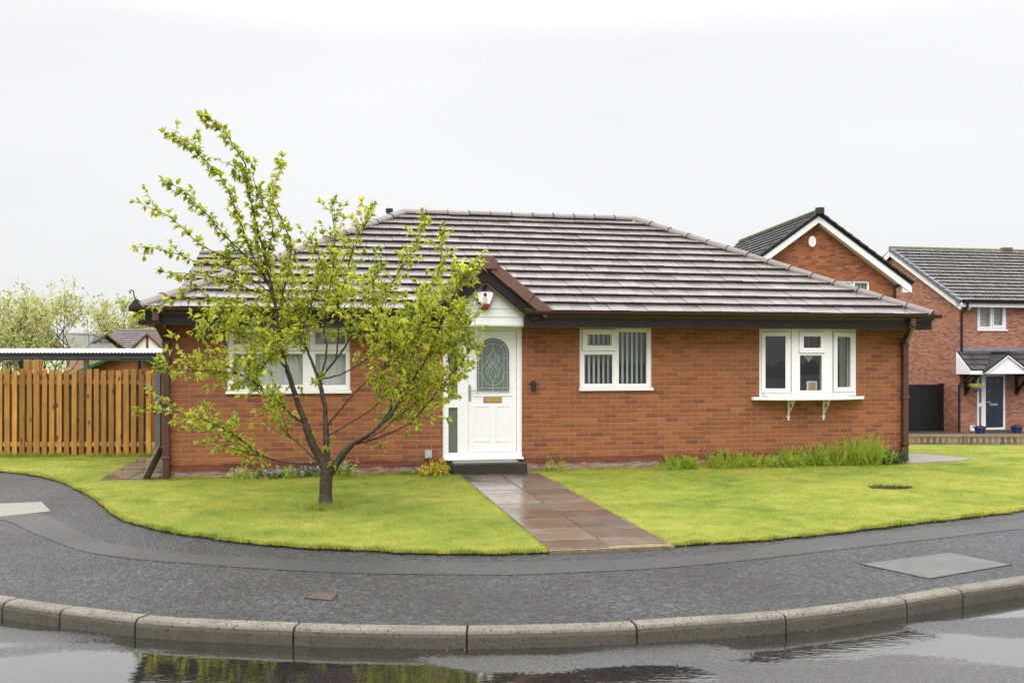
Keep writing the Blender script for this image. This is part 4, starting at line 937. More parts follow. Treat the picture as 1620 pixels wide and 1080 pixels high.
br([(445,530),(420,500),(390,482),(363,475),(320,474),(274,475),(245,485),(218,496)], .012, .003, -.1, -.5, .2, 'spur', .55)
br([(441,515),(446,470),(455,438),(459,410),(459,382),(445,345),(430,308),(441,278),(446,249)], .016, .004, 0, .3, .3, 'spur', 1.1)
br([(430,440),(425,400),(432,360),(420,330),(405,300),(385,285),(372,262)], .012, .003, -.1, -.2, .1, 'spur', 1.1)
# lower left limbs
br([(511,738),(500,733),(474,733),(440,729),(422,723),(400,712),(385,697),(359,680),(322,662),(274,651),(240,649),(222,647)], .022, .004, 0, -.8, .3, 'twig', .55)
br([(481,670),(470,663),(459,655),(437,632),(415,614),(385,595),(348,588),(300,586),(270,584),(248,579)], .020, .003, -.05, -.9, .25, 'twig', .75)
br([(511,735),(494,722),(474,703),(450,682),(437,655),(428,635),(400,615),(360,598),(320,580)], .014, .003, .05, .6, .3, 'twig', .7)
br([(415,614),(400,600),(420,575),(440,545),(420,520),(385,505),(350,495)], .010, .003, -.3, -.6, .2, 'twig', .8)
br([(450,580),(430,560),(405,548),(380,530),(340,520),(305,525)], .012, .003, -.1, .4, .2, 'twig', .8)
br([(400,712),(372,700),(345,690),(310,676),(290,668)], .008, .003, -.3, -.1, .2, 'twig', .5)
# centre limb
wood_mb.tube(smooth_path([P(518,745,TY)-tb, P(517,715,TY+.04)-tb, P(515,665,TY+.08)-tb], 4), [.045,.042,.041,.040,.039,.038,.037,.036,.035], 10)
br([(515,667),(514,645),(508,615),(505,597)], .035, .032, .08, .12, .7, 'twig', .5)
br([(505,600),(493,570),(484,550),(474,533),(463,505),(452,477),(443,450),(448,420)], .026, .007, .12, .5, .25, 'twig', .9)
br([(505,598),(514,575),(517,545),(512,520),(520,470),(528,420),(530,367),(526,345),(526,322)], .017, .003, .12, .2, .4, 'twig', .8)
br([(506,600),(530,570),(548,545),(556,520),(570,500),(600,475),(633,427),(655,390),(664,368),(670,347)], .020, .003, .12, .6, .25, 'twig', .85)
br([(530,570),(535,540),(533,505),(535,480),(550,430),(559,395),(574,367),(583,330)], .013, .003, .1, -.5, .3, 'twig', .85)
br([(505,600),(545,590),(590,560),(620,535),(660,500),(690,470)], .015, .004, .15, .9, .3, 'twig', .85)
br([(488,560),(480,520),(490,490),(496,470),(512,430),(500,400),(492,380)], .012, .003, .3, -.3, .3, 'twig', .8)
# right limb
wood_mb.tube(smooth_path([P(522,748,TY)-tb, P(532,733,TY)-tb, P(545,715,TY-.02)-tb, P(557,702,TY-.03)-tb], 4), [.055,.053,.052,.05,.048,.047,.046,.045,.044,.043,.041,.04,.038], 12)
br([(556,703),(575,692),(593,680),(606,668),(619,656),(632,635),(644,615),(660,590),(678,562),(690,530),(700,505),(718,470),(734,440),(744,421)], .032, .004, -.03, -.6, .35, 'twig', .9)
br([(557,702),(580,690),(604,668),(622,640),(635,618),(640,590),(652,560),(650,520),(660,480),(690,440),(698,400),(698,374)], .024, .004, 0, .4, .35, 'twig', .9)
br([(558,703),(590,695),(620,683),(650,668),(676,640),(690,622),(711,596),(728,575),(742,556),(755,546)], .017, .003, 0, -.2, .35, 'twig', .85)
br([(557,701),(574,696),(605,680),(640,650),(668,630),(700,612),(733,590),(740,575)], .014, .003, 0, .7, .35, 'twig', .85)
br([(517,690),(535,680),(560,665),(590,645),(612,622),(636,606),(668,590),(690,560),(712,530),(722,500)], .015, .003, .05, .9, .35, 'twig', .85)
br([(518,672),(545,640),(570,612),(600,590),(625,570),(650,545),(672,500),(678,460)], .014, .003, .08, -.9, .35, 'twig', .85)
br([(619,656),(640,640),(668,655),(680,665)], .008, .002, -.3, -.5, .5, 'twig', .5)
br([(600,595),(618,550),(612,510),(600,480),(590,450),(605,420)], .010, .003, -.3, -.7, .2, 'twig', .85)
br([(680,560),(700,540),(716,548),(735,530),(730,500)], .009, .003, -.3, -.5, .1, 'twig', .8)
for px_, py_ in ((489,697),(517,697),(605,660),(480,625),(520,738),(600,705)):
    p = P(px_, py_, TY - .05) - tb; 
    for _ in range(5):
        d = rv(); wood_mb.tube([p, p + d * .08], [.004, .002], 4)
        for _ in range(3): lv.add(p + d * rnd(.04, .09), d + rv() * .8, rnd(.05, .08))
wood_mb.build('trunk', M['bark'], tree, smooth=True)
lv.build('crown', M['leaf'], tree, wid=.5)
sm = MB()
for a, b in stalks:
    sm.tube([a, b], [.0012, .001], 3, cap=False); sm.tube([b, b + Vector((0,0,-.004)), b + Vector((0,0,-.009))], [.002, .0055, .002], 5)
sm.build('blossom_stalks', M['leaf_red'], tree)
print('leaves', len(lv.p))

# ------------------------------------------------------------------ left side: fence, carport, shed, houses and trees beyond
FY = 17.45
fence = thing('picket_fence', 'orange brown timber fence of upright boards left of the bungalow', 'fence', P(120, 722, FY) * 1.0); fo = fence.location.copy(); fence.location.z = 0; fo.z = 0
def fx_(px): return (px - CX) / F_PX * FY - fo.x
pk = None
xs_ = [fx_(247) - .137 * k - (.0) for k in range(1, 30)]
for i, x in enumerate(xs_):
    hgt = 1.59 + rnd(-.02, .02); m = MB(); w2 = .047 + rnd(-.003, .003); tl = rnd(-.006, .006)
    m.hexa([(x-w2, -.012, .02), (x+w2, -.012, .02), (x+w2, .010, .02), (x-w2, .010, .02)], [(x-w2+tl, -.012, hgt), (x+w2+tl, -.012, hgt), (x+w2+tl, .010, hgt), (x-w2+tl, .010, hgt)])
    m.build('picket', M['fence'], fence, bevel=.004)
for z_ in (.18, 1.32):
    MB().box(xs_[-1], fx_(247), .012, .055, z_, z_ + .085).build('rail', M['fence_rail'], fence)
for i, x in enumerate(xs_):
    if i % 1 == 0 and i < 28:
        xx = x - .0685; m = MB(); m.box(xx - .056, xx + .056, .058, .074, .03, 1.50 + rnd(-.03, .03)); 
        m.build('back_board', M['log'], fence)  # darker weathered timber, with the shade behind the pickets put into its colour
for px_, hz in ((58, 1.78), (38, 1.78), (-40, 1.7), (-140, 1.7)):
    MB().box(fx_(px_) - .05, fx_(px_) + .05, -.02 if px_ == 58 else .08, .11 if px_ == 58 else .2, 0, hz).build('post', M['fence'], fence, bevel=.004)
MB().box(fx_(250) - .05, fx_(250) + .05, -.03, .05, 0, 1.58).build('gate_post', M['galv'], fence, bevel=.004)
m = MB(); zl = H + (HY - 648) / F_PX * FY; m.box(fx_(241), fx_(252), -.06, -.03, zl - .05, zl + .05); m.tube([(fx_(240), -.07, zl + .03), (fx_(252), -.07, zl + .03)], .015, 8); m.build('latch', M['galv'], fence, bevel=.003)

CY = 19.6
cp = thing('carport', 'low carport with grey beam and pale corrugated roof beyond the fence', 'carport', (-8, CY, terr(CY)))
cz = lambda py: H + (HY - py) / F_PX * CY - terr(CY)
cl, crr = -12.5 + 8 - 2.5, (254 - CX) / F_PX * CY + 8 + .75
m = MB(); m.box(cl, crr, -.05, .0, cz(570), cz(558)); m.box(cl, crr, -.09, -.05, cz(561), cz(558)); m.box(cl, crr, -.075, -.05, cz(567), cz(565)); m.build('beam', M['beam'], cp, bevel=.004)
m = MB(); n_ = int((crr - cl) / .019); z0_, z1_ = cz(557.2), cz(557.2) + .105
for k in range(n_):
    a, b = cl + k*.019, cl + (k+1)*.019; ha, hb = .010*math.sin(k*math.pi/2), .010*math.sin((k+1)*math.pi/2)
    m.poly([(a,-.16,z0_+ha),(b,-.16,z0_+hb),(b,3.0,z1_+hb),(a,3.0,z1_+ha)]); m.poly([(a,-.16,z0_+ha-.012),(b,-.16,z0_+hb-.012),(b,-.16,z0_+hb),(a,-.16,z0_+ha)])
m.build('roof_sheet', M['corr'], cp)
for x in (cl + 1.0, -3.6, -.8): MB().box(x - .04, x + .04, -.04, .04, -.1, cz(570)).build('post', M['beam'], cp); MB().box(x - .04, x + .04, 2.8, 2.88, -.3, cz(566)+.1).build('post', M['beam'], cp)
# the shed
SY = 24.0; sx = (207 - CX) / F_PX * SY; sg = terr(SY)
sh = thing('garden_shed', 'timber shed with green roof edge behind the fence', 'shed', (sx, SY, sg), 0)
ap, ev, hw = H + (HY - 552) / F_PX * SY - sg, H + (HY - 586) / F_PX * SY - sg, 1.30
m = MB(); m.prism([(-hw + .12, -.1), (hw - .12, -.1), (hw - .12, ev + .04), (0, ap - .10), (-hw + .12, ev + .04)], 0, 2.6); m.build('wall', M['shed_wood'], sh)
for sg_ in (-1, 1):
    m = MB(); q = [(0, ap), (sg_ * hw, ev), (sg_ * hw, ev - .05), (0, ap - .05)]; q = q if sg_ < 0 else q[::-1]; m.prism(q[::-1], -.15, 2.75); m.build('roof', M['green_paint'], sh)
    m = MB(); m.beam((0, -.165, ap - .09), (sg_ * hw, -.165, ev - .09), .025, .17, up=(0,1,0)); m.build('bargeboard', M['green_paint'], sh)

def gable_house(name, label, F, u0, u1, v0, depth, zg, ze, zr, ridge_along='u', wallm=None, roofm=None, over=.3, gutterm=None, loc_=None, gauge=.34, roll=0, trim=None, cat='house'):
    """walls + pitched roof; ridge runs along u (eaves face the camera) or along v (gable faces the camera)"""
    h = thing(name, label, cat, (F.X, F.Y, 0), F.t); wm = wallm or M['brick_b']; rm = roofm or M['tile_grey']; um = (u0 + u1) / 2; vm_ = v0 + depth / 2
    return h
# far houses on the left
def far_house(px0, px1, Yh, ridge_py, eave_py, label, rotz=0, wallm='brick_tan', roofm='tile_mauve', depth=8, gable=None, hip=(0, 0), zg=-1.35, rc=None):
    x0, x1 = (px0 - CX) / F_PX * Yh, (px1 - CX) / F_PX * Yh; zr = H + (HY - ridge_py) / F_PX * (Yh + depth/2); ze = H + (HY - eave_py) / F_PX * Yh; L_ = x1 - x0
    h = thing('far_house', label, 'house', (x0, Yh, zg), R(rotz), 'houses beyond the fence'); zr -= zg; ze -= zg
    m = MB(); m.box(.25, L_-.25, .3, depth-.3, -.5, ze)
    if hip[0] == 0: m.prism([(0,0)]*0 or [(.25, ze), (.27, ze), (.27, ze), (.25, ze)], .3, .31)
    m.f = m.f[:6]; m.m = m.m[:6]; m.v = m.v[:8]
    for u_, hp_ in ((.25, hip[0]), (L_-.25, hip[1])):
        if hp_ == 0: m.hexa([(u_-.01 if u_ > 1 else u_, .3, ze), (u_+.01, .3, ze), (u_+.01, depth-.3, ze), (u_-.01 if u_ > 1 else u_, depth-.3, ze)], [(u_-.01 if u_ > 1 else u_, depth/2-.02, zr-.15), (u_+.01, depth/2-.02, zr-.15), (u_+.01, depth/2+.02, zr-.15), (u_-.01 if u_ > 1 else u_, depth/2+.02, zr-.15)])
    m.build('wall', M[wallm], h)
    m = MB(); b = Vector((0, depth/2, zr-ze)); sl = b.length
    tiles(m, (0,0,ze), (1,0,0), b, [(0,0),(L_,0),(L_-hip[1],sl),(hip[0],sl)], tw=.6, gauge=.42, th=.06)
    m.hexa([(L_,depth,ze-.02),(0,depth,ze-.02),(hip[0],depth/2,zr-.02),(L_-hip[1],depth/2,zr-.02)], [(L_,depth,ze+.05),(0,depth,ze+.05),(hip[0],depth/2,zr+.05),(L_-hip[1],depth/2,zr+.05)])
    for e_, hp_ in ((0, hip[0]), (L_, hip[1])):
        if hp_: m.hexa([(e_,0,ze-.02),(e_,depth,ze-.02),(abs(e_-hp_),depth/2,zr-.02)], [(e_,0,ze+.04),(e_,depth,ze+.04),(abs(e_-hp_),depth/2,zr+.04)])
    m.build('roof', M[roofm], h); MB().tube([(hip[0], depth/2, zr+.05), (L_-hip[1], depth/2, zr+.05)], .11, 8).build('ridge', M[rc or roofm], h)
    return h, ze, zr
hc, ze_, zr_ = far_house(146, 300, 75, 523, 556, 'distant brown roofed house with a small black and white gable', depth=9)
L_ = (238 - 146) / F_PX * 75 ; ax = L_ + .1; apx = H + (HY - 529) / F_PX * 74 + 1.35; hb = H + (HY - 556) / F_PX * 74 + 1.35
m = MB(); m.prism([(ax-1.15, hb-.6), (ax+1.15, hb-.6), (ax+1.15, hb+.15), (ax, apx-.05), (ax-1.15, hb+.15)], -.9, 2.5); m.build('gable_panel', M['render'], hc)
for s_ in (-1, 1): m = MB(); m.beam((ax, -1.0, apx), (ax + s_*1.45, -1.0, hb), .1, .22, up=(0,1,0)); m.hexa([(ax, -1.0, apx), (ax+s_*1.45, -1.0, hb), (ax+s_*1.45, 4, hb), (ax, 4, apx)], [(ax, -1.0, apx+.12), (ax+s_*1.45, -1.0, hb+.1), (ax+s_*1.45, 4, hb+.1), (ax, 4, apx+.12)]); m.build('gable_roof', M['barge_brown'], hc)
for q in (-1.1, 0, 1.1): MB().box(ax+q-.09, ax+q+.09, -.94, -.9, hb-.6, (apx if q == 0 else hb+.2)-.1).build('timber_post', M['barge_brown'], hc)
hd, ze_, zr_ = far_house(14, 128, 62, 530, 556, 'distant tan brick house with grey roof behind the left tree', roofm='tile_grey', depth=8)
gx = (129 - 14) / F_PX * 62 - .6; az_ = H + (HY - 531) / F_PX * 60 + 1.35; ez_ = H + (HY - 556) / F_PX * 60 + 1.35
m = MB(); m.prism([(gx-.9, -.5), (gx+.75, -.5), (gx+.75, ez_+.1), (gx, az_-.1), (gx-.9, ez_+.1)], -2.0, 4.5); m.build('gable_wall', M['brick_tan'], hd)
for s_ in (-1, 1): m = MB(); m.hexa([(gx, -2.2, az_), (gx+s_*.95, -2.2, ez_), (gx+s_*.95, 5, ez_), (gx, 5, az_)], [(gx, -2.2, az_+.1), (gx+s_*1.0, -2.2, ez_+.1), (gx+s_*1.0, 5, ez_+.1), (gx, 5, az_+.1)]); m.build('gable_roof', M['tile_grey'], hd); m = MB(); m.beam((gx, -2.22, az_-.05), (gx+s_*.97, -2.22, ez_-.05), .04, .12, up=(0,1,0)); m.build('bargeboard', M['upvc'], hd)
m = MB(); m.box(gx-.45, gx+.35, -2.05, -1.98, .9, 1.9); m.build('window', M['beam'], hd)
he, ze_, zr_ = far_house(-60, 32, 50, 541, 560, 'distant white rendered house at the far left edge', wallm='render', roofm='tile_grey', depth=6)
# neighbour's roof rising behind the left end of the bungalow
hf, ze_, zr_ = far_house(262, 440, 27.0, 404, 505, 'pantiled neighbour roof rising behind the left hip of the bungalow', depth=6, hip=(0, 1.4), wallm='brick_a', zg=-.7)
hf['group'] = ''; del hf['group']

def big_tree(name, label, x, y, zg, h, spread, mat, n_stems=5, leafn=5000, leafL=.14, trunk_h=.3, seed=1, group='trees beyond the fence', tr=.09, low=.35, clump=.5):
    random.seed(seed); t_ = thing(name, label, 'tree', (x, y, zg), 0, group); wb = MB(); lv_ = Leaves(); tips = []
    def grow(p, d, L, r, lvl):
        pts = [p]; 
        for j in range(5): d = (d + rv() * .16 + Vector((0,0,.07))).normalized(); pts.append(pts[-1] + d * L / 5)
        wb.tube(pts, [r * (1 - .10 * j) for j in range(6)], 7 if lvl < 2 else 4, cap=False)
        if lvl >= 2: tips.append((pts[-1], d)); tips.append((pts[3], d))
        if lvl < 4:
            for _ in range(3 if lvl < 3 else 2):
                f = random.choice((2, 3, 4, 5)); dd = (d + rv() * .75); dd.x *= spread; dd.y *= spread; grow(pts[f], dd.normalized(), L * rnd(.5, .72), r * .55, lvl + 1)
    wb.tube([(0,0,-.3), (0,0,trunk_h*h*.5), (0,0,trunk_h*h)], [tr*1.2, tr, tr*.9], 9)
    for k in range(n_stems):
        a = 2 * math.pi * k / n_stems + rnd(-.4, .4); grow(Vector((0,0,trunk_h*h*rnd(.6,1))), Vector((math.cos(a)*.55*spread, math.sin(a)*.55*spread, 1)).normalized(), h * .36, tr * .6, 0)
    for _ in range(leafn):
        p, d = random.choice(tips); q = p + rv() * abs(random.gauss(0, 1)) * clump * .55 + Vector((0,0,rnd(-.15,.05)))
        if q.z < h * low: q.z += h * .2
        lv_.add(q, rv() + Vector((0,0,-.3)), leafL * rnd(.6, 1.3))
    wb.build('trunk', M['bark2'], t_, smooth=True); lv_.build('crown', mat, t_, wid=.6); return t_
def at(px, Y): return (px - CX) / F_PX * Y
big_tree('tree', 'pale leafed multi stemmed tree with visible branches at the left edge', at(62, 33), 33, -.9, 6.8, 1.15, M['leaf_bg'], 8, 3900, .13, .15, 3, tr=.07, clump=.42, low=.3)
big_tree('tree', 'pale spring tree cut by the left edge of the photo', at(-12, 30), 30, -.8, 6.2, 1.0, M['leaf_bg'], 7, 3300, .13, .12, 11, tr=.07, clump=.42, low=.3)
big_tree('tree', 'pale thin tree behind the brown roofed far house', at(195, 92), 92, -1.35, 10.8, 1.3, M['leaf_bg'], 7, 3600, .30, .2, 5, tr=.16, clump=.9)
big_tree('tree', 'bushy green tree between the two distant roofs', at(138, 66), 66, -1.35, 5.2, .8, M['leaf_bg2'], 5, 2400, .22, .1, 8, tr=.1, clump=.55)
big_tree('tree', 'low pale tree beside the left eave of the bungalow', at(245, 85), 85, -1.35, 7.6, 1.2, M['leaf_bg'], 6, 1800, .28, .2, 9, tr=.12, clump=.8)
big_tree('tree', 'low green shrubby tree seen between fence top and carport beam', at(95, 26), 26, -.6, 2.6, 1.2, M['leaf_bg2'], 6, 1500, .09, .1, 21, tr=.04, clump=.3)
random.seed(99)

# ------------------------------------------------------------------ neighbours on the right
FA = Fr(at(1290, 32), 32, math.degrees(math.atan(116/1500)))
ha = thing('neighbour_house', 'taller brick house with black tiled gable and white bargeboards behind the bungalow', 'house', (FA.X, FA.Y, 0), FA.t)
az_, ez_, hwA = 6.62, 4.55, 2.90; DA = 8.0; tg = (az_ - ez_) / (hwA + .0)
waL = -(FA.u(1417)); waR = FA.u(1417); zw = az_ - .25 - waR * tg
mb = MB(); rw = FA.rect(1314, 1376, 444, 500)
mb.wall(-waR, waR, -1.3, zw, [(rw[0], rw[1], rw[2], zw + .001)] if rw[3] > zw else [rw], 0, .28)
mb.prism([(-waR, zw), (waR, zw), (0, az_ - .25)], 0, .28) if rw[3] <= zw else None
if rw[3] > zw:
    zt2 = rw[3]; xt = (az_ - .25 - zt2) / tg
    for a, b in ((-waR, rw[0]), (rw[1], waR)):
        xa, xb = (-xt, b) if a < 0 else (a, xt)
        mb.prism([(a, zw), (b, zw), (xb, zt2), (xa, zt2)], 0, .28) if xa < xb or True else None
    mb.prism([(-xt, zt2), (xt, zt2), (0, az_ - .25)], 0, .28)
mb.box(-waR, -waR + .28, .28, DA, -1.3, zw); mb.box(waR - .28, waR, .28, DA, -1.3, zw); mb.box(-waR + .28, waR - .28, DA - .28, DA, -1.3, zw)
mb.build('wall', M['brick_a'], ha)
for sgn in (-1, 1):
    mb = MB(); b = Vector((-sgn * (hwA + .3), 0, az_ - (az_ - (hwA + .3) * tg))); b = Vector((-sgn, 0, tg)); sl = (hwA + .36) * math.sqrt(1 + tg*tg)
    O_ = Vector((sgn * (hwA + .36), -.32, az_ - (hwA + .36) * tg)); tiles(mb, O_, (0,1,0), b, [(0,0),(DA+.4,0),(DA+.4,sl),(0,sl)], tw=.3, gauge=.32, th=.045, roll=.02)
    mb.build('roof', M['tile_dark'], ha)
    d = Vector((sgn, 0, -tg)).normalized(); n_ = Vector((sgn*tg, 0, 1)).normalized(); L_ = (hwA + .30) * math.sqrt(1+tg*tg)
    a = Vector((0, 0, az_ - .02)); q = [a, a + d * L_, a + d * (L_ - .02) - Vector((0,0,.30)), a + d * (L_ - .45) - Vector((0, 0, .30)), a - Vector((0,0,.26))]
    q = q if sgn > 0 else q[::-1]; m = MB(); m.prism([(p.x, p.z) for p in q][::-1], -.30, -.26); m.build('bargeboard', M['upvc'], ha)
    m = MB(); m.beam(a + Vector((sgn*.1,-.13,-.30)), a + d * (L_ - .5) + Vector((0,-.13,-.30)), .25, .02, up=tuple(n_)); m.build('soffit', M['upvc'], ha)
    for k in range(12): m = MB(); p0 = a + d * (k * L_ / 12) + n_ * (.045); p1 = a + d * ((k + 1.06) * L_ / 12) + n_ * .085; m.beam(p0 + Vector((0,-.33,.02)), p1 + Vector((0,-.33,-.0)), .06, .13, up=(0,1,0)); m.build('verge_cap', M['tile_dark'], ha, bevel=.008)
    MB().box(sgn*(hwA+.18) - .16, sgn*(hwA+.18) + .16, -.265, .02, ez_ - .52, ez_ - .22).build('eaves_box', M['upvc'], ha)
    MB().box(sgn*(hwA+.24) - .02, sgn*(hwA+.24) + .02, .02, DA, ez_ - .30, ez_ - .06).build('fascia', M['upvc'], ha)
    m = MB(); gutter(m, (sgn*(hwA+.34), -.2, ez_ - .07), (sgn*(hwA+.34), DA, ez_ - .07)); m.build('gutter', M['black'], ha)
MB().tube([(0,-.36,az_+.11),(0,DA,az_+.11)], .085, 10).build('ridge', M['moss'], ha); MB().lathe(0, -.37, [(0,az_-.02),(.15,az_),(.15,az_+.2),(0,az_+.23)], 12).build('ridge_end', M['tile_dark'], ha)
m = MB(); m.tube([(hwA+.3,-.12,ez_-.12),(hwA+.1,-.12,ez_-.22),(waR-.05,-.06,ez_-.30),(waR-.05,-.06,-1.1)], .04, 8); m.build('downpipe', M['black'], ha)
window(ha, FA, rw, [(1317,1327,448,495,None),(1331,1345,448,495,(1328,1347,446,497)), (1352,1372,448,495,(1349,1374,446,497))], v=.04)
al2 = onhouse('alarm_box', 'white oval alarm box high on the taller brick gable', 'alarm box', FA.u(1284), -.0, FA.z(390, 0), FA)
MB().prism([(.13*math.cos(a), .16 + .19*math.sin(a)) for a in [-k*math.pi/12 for k in range(24)]], -.08, 0).build('case', M['upvc'], al2, bevel=.02)
MB().prism([(.055*math.cos(a), .17 + .07*math.sin(a)) for a in [-k*math.pi/8 for k in range(16)]], -.084, -.079).build('marking', M['blind'], al2)
blind('pale blinds in the upper window of the taller gabled house', (rw[0]+.05, rw[1]-.05, rw[2]+.05, rw[3]-.05), .16, 10, .09, R(20), FA, 'blinds in the neighbouring houses')

FB = Fr(at(1518, 37), 37, 11.2)
hb_ = thing('neighbour_house', 'brick house at the right edge with grey tiled roof and navy front door', 'house', (FB.X, FB.Y, 0), FB.t)
zeB, zrB, dB, WB = 4.0, 6.40, 4.4, 9.5; gB_ = -1.15
ww = FB.rect(1546.5, 1593, 478, 521); dd = FB.rect(1546, 1591, 592, 679)
mb = MB(); mb.wall(0, WB, gB_ - .3, zeB, [ww, dd], 0, .28); mb.box(0, .28, .28, 2*dB, gB_-.3, zeB); mb.box(WB-.28, WB, .28, 2*dB, gB_-.3, zeB); mb.box(.28, WB-.28, 2*dB-.28, 2*dB, gB_-.3, zeB)
mb.poly([(0,0,zeB),(0,dB,zrB-.12),(0,2*dB,zeB)]); mb.poly([(.28,0,zeB),(.28,2*dB,zeB),(.28,dB,zrB-.12)]); mb.poly([(WB,0,zeB),(WB,2*dB,zeB),(WB,dB,zrB-.12)])
mb.build('wall', M['brick_b'], hb_)
pB = (zrB - zeB) / dB; b = Vector((0, dB + .3, (dB + .3) * pB)); sl = b.length
mb = MB(); tiles(mb, (-.12, -.3, zeB - .3*pB + .12), (1,0,0), b, [(0,0),(WB+.3,0),(WB+.3,sl),(0,sl)], tw=.3, gauge=.335, th=.055, roll=.04)
b2 = Vector((0, -(dB+.3), (dB+.3)*pB)); tiles(mb, (WB+.18, 2*dB+.3, zeB - .3*pB + .12), (-1,0,0), b2, [(0,0),(WB+.3,0),(WB+.3,sl),(0,sl)], tw=.6, gauge=.67, th=.05)
mb.build('roof', M['tile_grey'], hb_)
MB().tube([(-.15, dB, zrB+.17), (WB+.2, dB, zrB+.17)], .12, 10).build('ridge', M['moss'], hb_)
rvx = FB.u(1592, dB); MB().box(rvx-.25, rvx+.25, dB-.15, dB+.15, zrB+.15, zrB+.36).build('ridge_vent', M['moss'], hb_, bevel=.05)
for k in range(14):
    m = MB(); a = Vector((-.16, -.32, zeB - .32*pB + .15)) + b * (k/14); c = a + b * (1.0/14) ; m.beam(a + Vector((0,0,.03)), c, .14, .16, up=(0,0,1)); m.build('verge_cap', M['verge_grey'], hb_, bevel=.012)
m = MB(); m.beam((-.14, -.30, zeB-.30*pB-.04), (-.14, dB, zrB-.02), .06, .22); m.beam((-.14, 2*dB+.3, zeB-.3*pB-.04), (-.14, dB, zrB-.02), .06, .22); m.build('bargeboard', M['upvc'], hb_)
MB().box(-.17, WB, -.30, -.02, zeB-.20, zeB-.0-.02).build('fascia', M['upvc'], hb_)
m = MB(); gutter(m, (-.1,-.37,zeB-.0), (WB,-.37,zeB-.0)); m.build('gutter', M['black'], hb_)
ux = FB.u(1515.5+6, -.06)
m = MB(); m.tube([(ux+.05,-.36,zeB-.06),(ux+.03,-.36,zeB-.2),(ux,-.06,zeB-.45),(ux,-.06,FB.z(556,ux))], .045, 8); m.build('downpipe', M['black'], hb_)
u3 = FB.u(1517.5, -.06); m = MB(); m.tube([(FB.u(1540,-.8),-.75,FB.z(591,.5)),(u3+.15,-.3,FB.z(600,.2)),(u3,-.06,FB.z(608,0)),(u3,-.06,gB_)], .045, 8); m.build('downpipe', M['black'], hb_)
window(hb_, FB, ww, [(1550,1566.5,482,517,(1548.5,1568,480,519)), (1571.5,1586,483,515,(1570,1589,480,518))], v=.04, sill=(.03,.08,.06))
o = onhouse('window_shutters', 'white slatted shutters in the upper window of the right hand house', 'shutters', (ww[0]+ww[1])/2, .18, ww[2], FB)
m = MB(); W2 = (ww[1]-ww[0])/2-.04
k = .05
while k < ww[3]-ww[2]-.05: m.hexa([(-W2,-.015,k),(W2,-.015,k),(W2,.02,k+.02),(-W2,.02,k+.02)], [(-W2,-.015,k+.012),(W2,-.015,k+.012),(W2,.02,k+.034),(-W2,.02,k+.034)]); k += .055
m.build('slats', M['blind'], o); m = MB(); m.box(-W2,-W2+.04,.0,.03,0,ww[3]-ww[2]); m.box(-.03,.03,.0,.03,0,ww[3]-ww[2]); m.box(W2-.04,W2,.0,.03,0,ww[3]-ww[2]); m.build('frame', M['upvc'], o)
# its door
df = thing('door_frame', '', ''); del df['label']; del df['category']; df.parent = hb_
dl = FB.rect(1559, 1587, 595, 676, .04); s1_ = FB.rect(1548.5, 1552.5, 595, 637, .03); s2_ = FB.rect(1548.5, 1552.5, 643, 674, .03)
MB().wall(dd[0], dd[1], dd[2], dd[3], [dl, s1_, s2_], .02, .1).build('frame', M['upvc'], df)
for s_ in (s1_, s2_): m = MB(); m.poly([(s_[0],.05,s_[2]),(s_[1],.05,s_[2]),(s_[1],.05,s_[3]),(s_[0],.05,s_[3])]); m.build('side_pane', M['glass_side'], df)
dr = thing('door', '', ''); del dr['label']; del dr['category']; dr.parent = hb_
MB().box(dl[0]+.005, dl[1]-.005, .05, .09, dl[2]+.005, dl[3]-.005).build('door_leaf', M['navy'], dr, bevel=.004)
for x0, x1 in ((1561,1571),(1575,1585)): q = FB.rect(x0, x1, 644, 670, .05); MB().wall(q[0],q[1],q[2],q[3],[(q[0]+.03,q[1]-.03,q[2]+.03,q[3]-.03)],.042,.051).build('panel', M['navy'], dr)
for x0, x1 in ((1563,1569),(1575,1581)): q = FB.rect(x0, x1, 599, 605, .05); m = MB(); m.prism([(q[0],q[2]),(q[1],q[2]),((q[0]+q[1])/2,q[3])], .044, .0505); m.build('light', M['glass_side'], dr)
q = FB.rect(1566, 1578, 638, 641, .05); MB().box(q[0],q[1],.04,.051,q[2],q[3]).build('letterbox', M['steel'], dr, bevel=.003)
q = FB.rect(1560, 1566, 635, 637, .05); MB().box(q[0],q[1],.0,.02,q[2],q[3]).build('handle', M['steel'], dr, bevel=.003)
q = FB.rect(1561, 1567, 616, 621, .05); m = MB(); m.beam((q[0],.045,q[2]),(q[1],.045,q[3]),.01,.045,up=(0,1,0)); m.build('door_plate', M['steel'], dr)
MB().box(dd[0]-.1, dd[1]+.1, -.35, -.003, gB_-.1, dd[2]-.01).build('doorstep', M['slab_grey'], hb_)
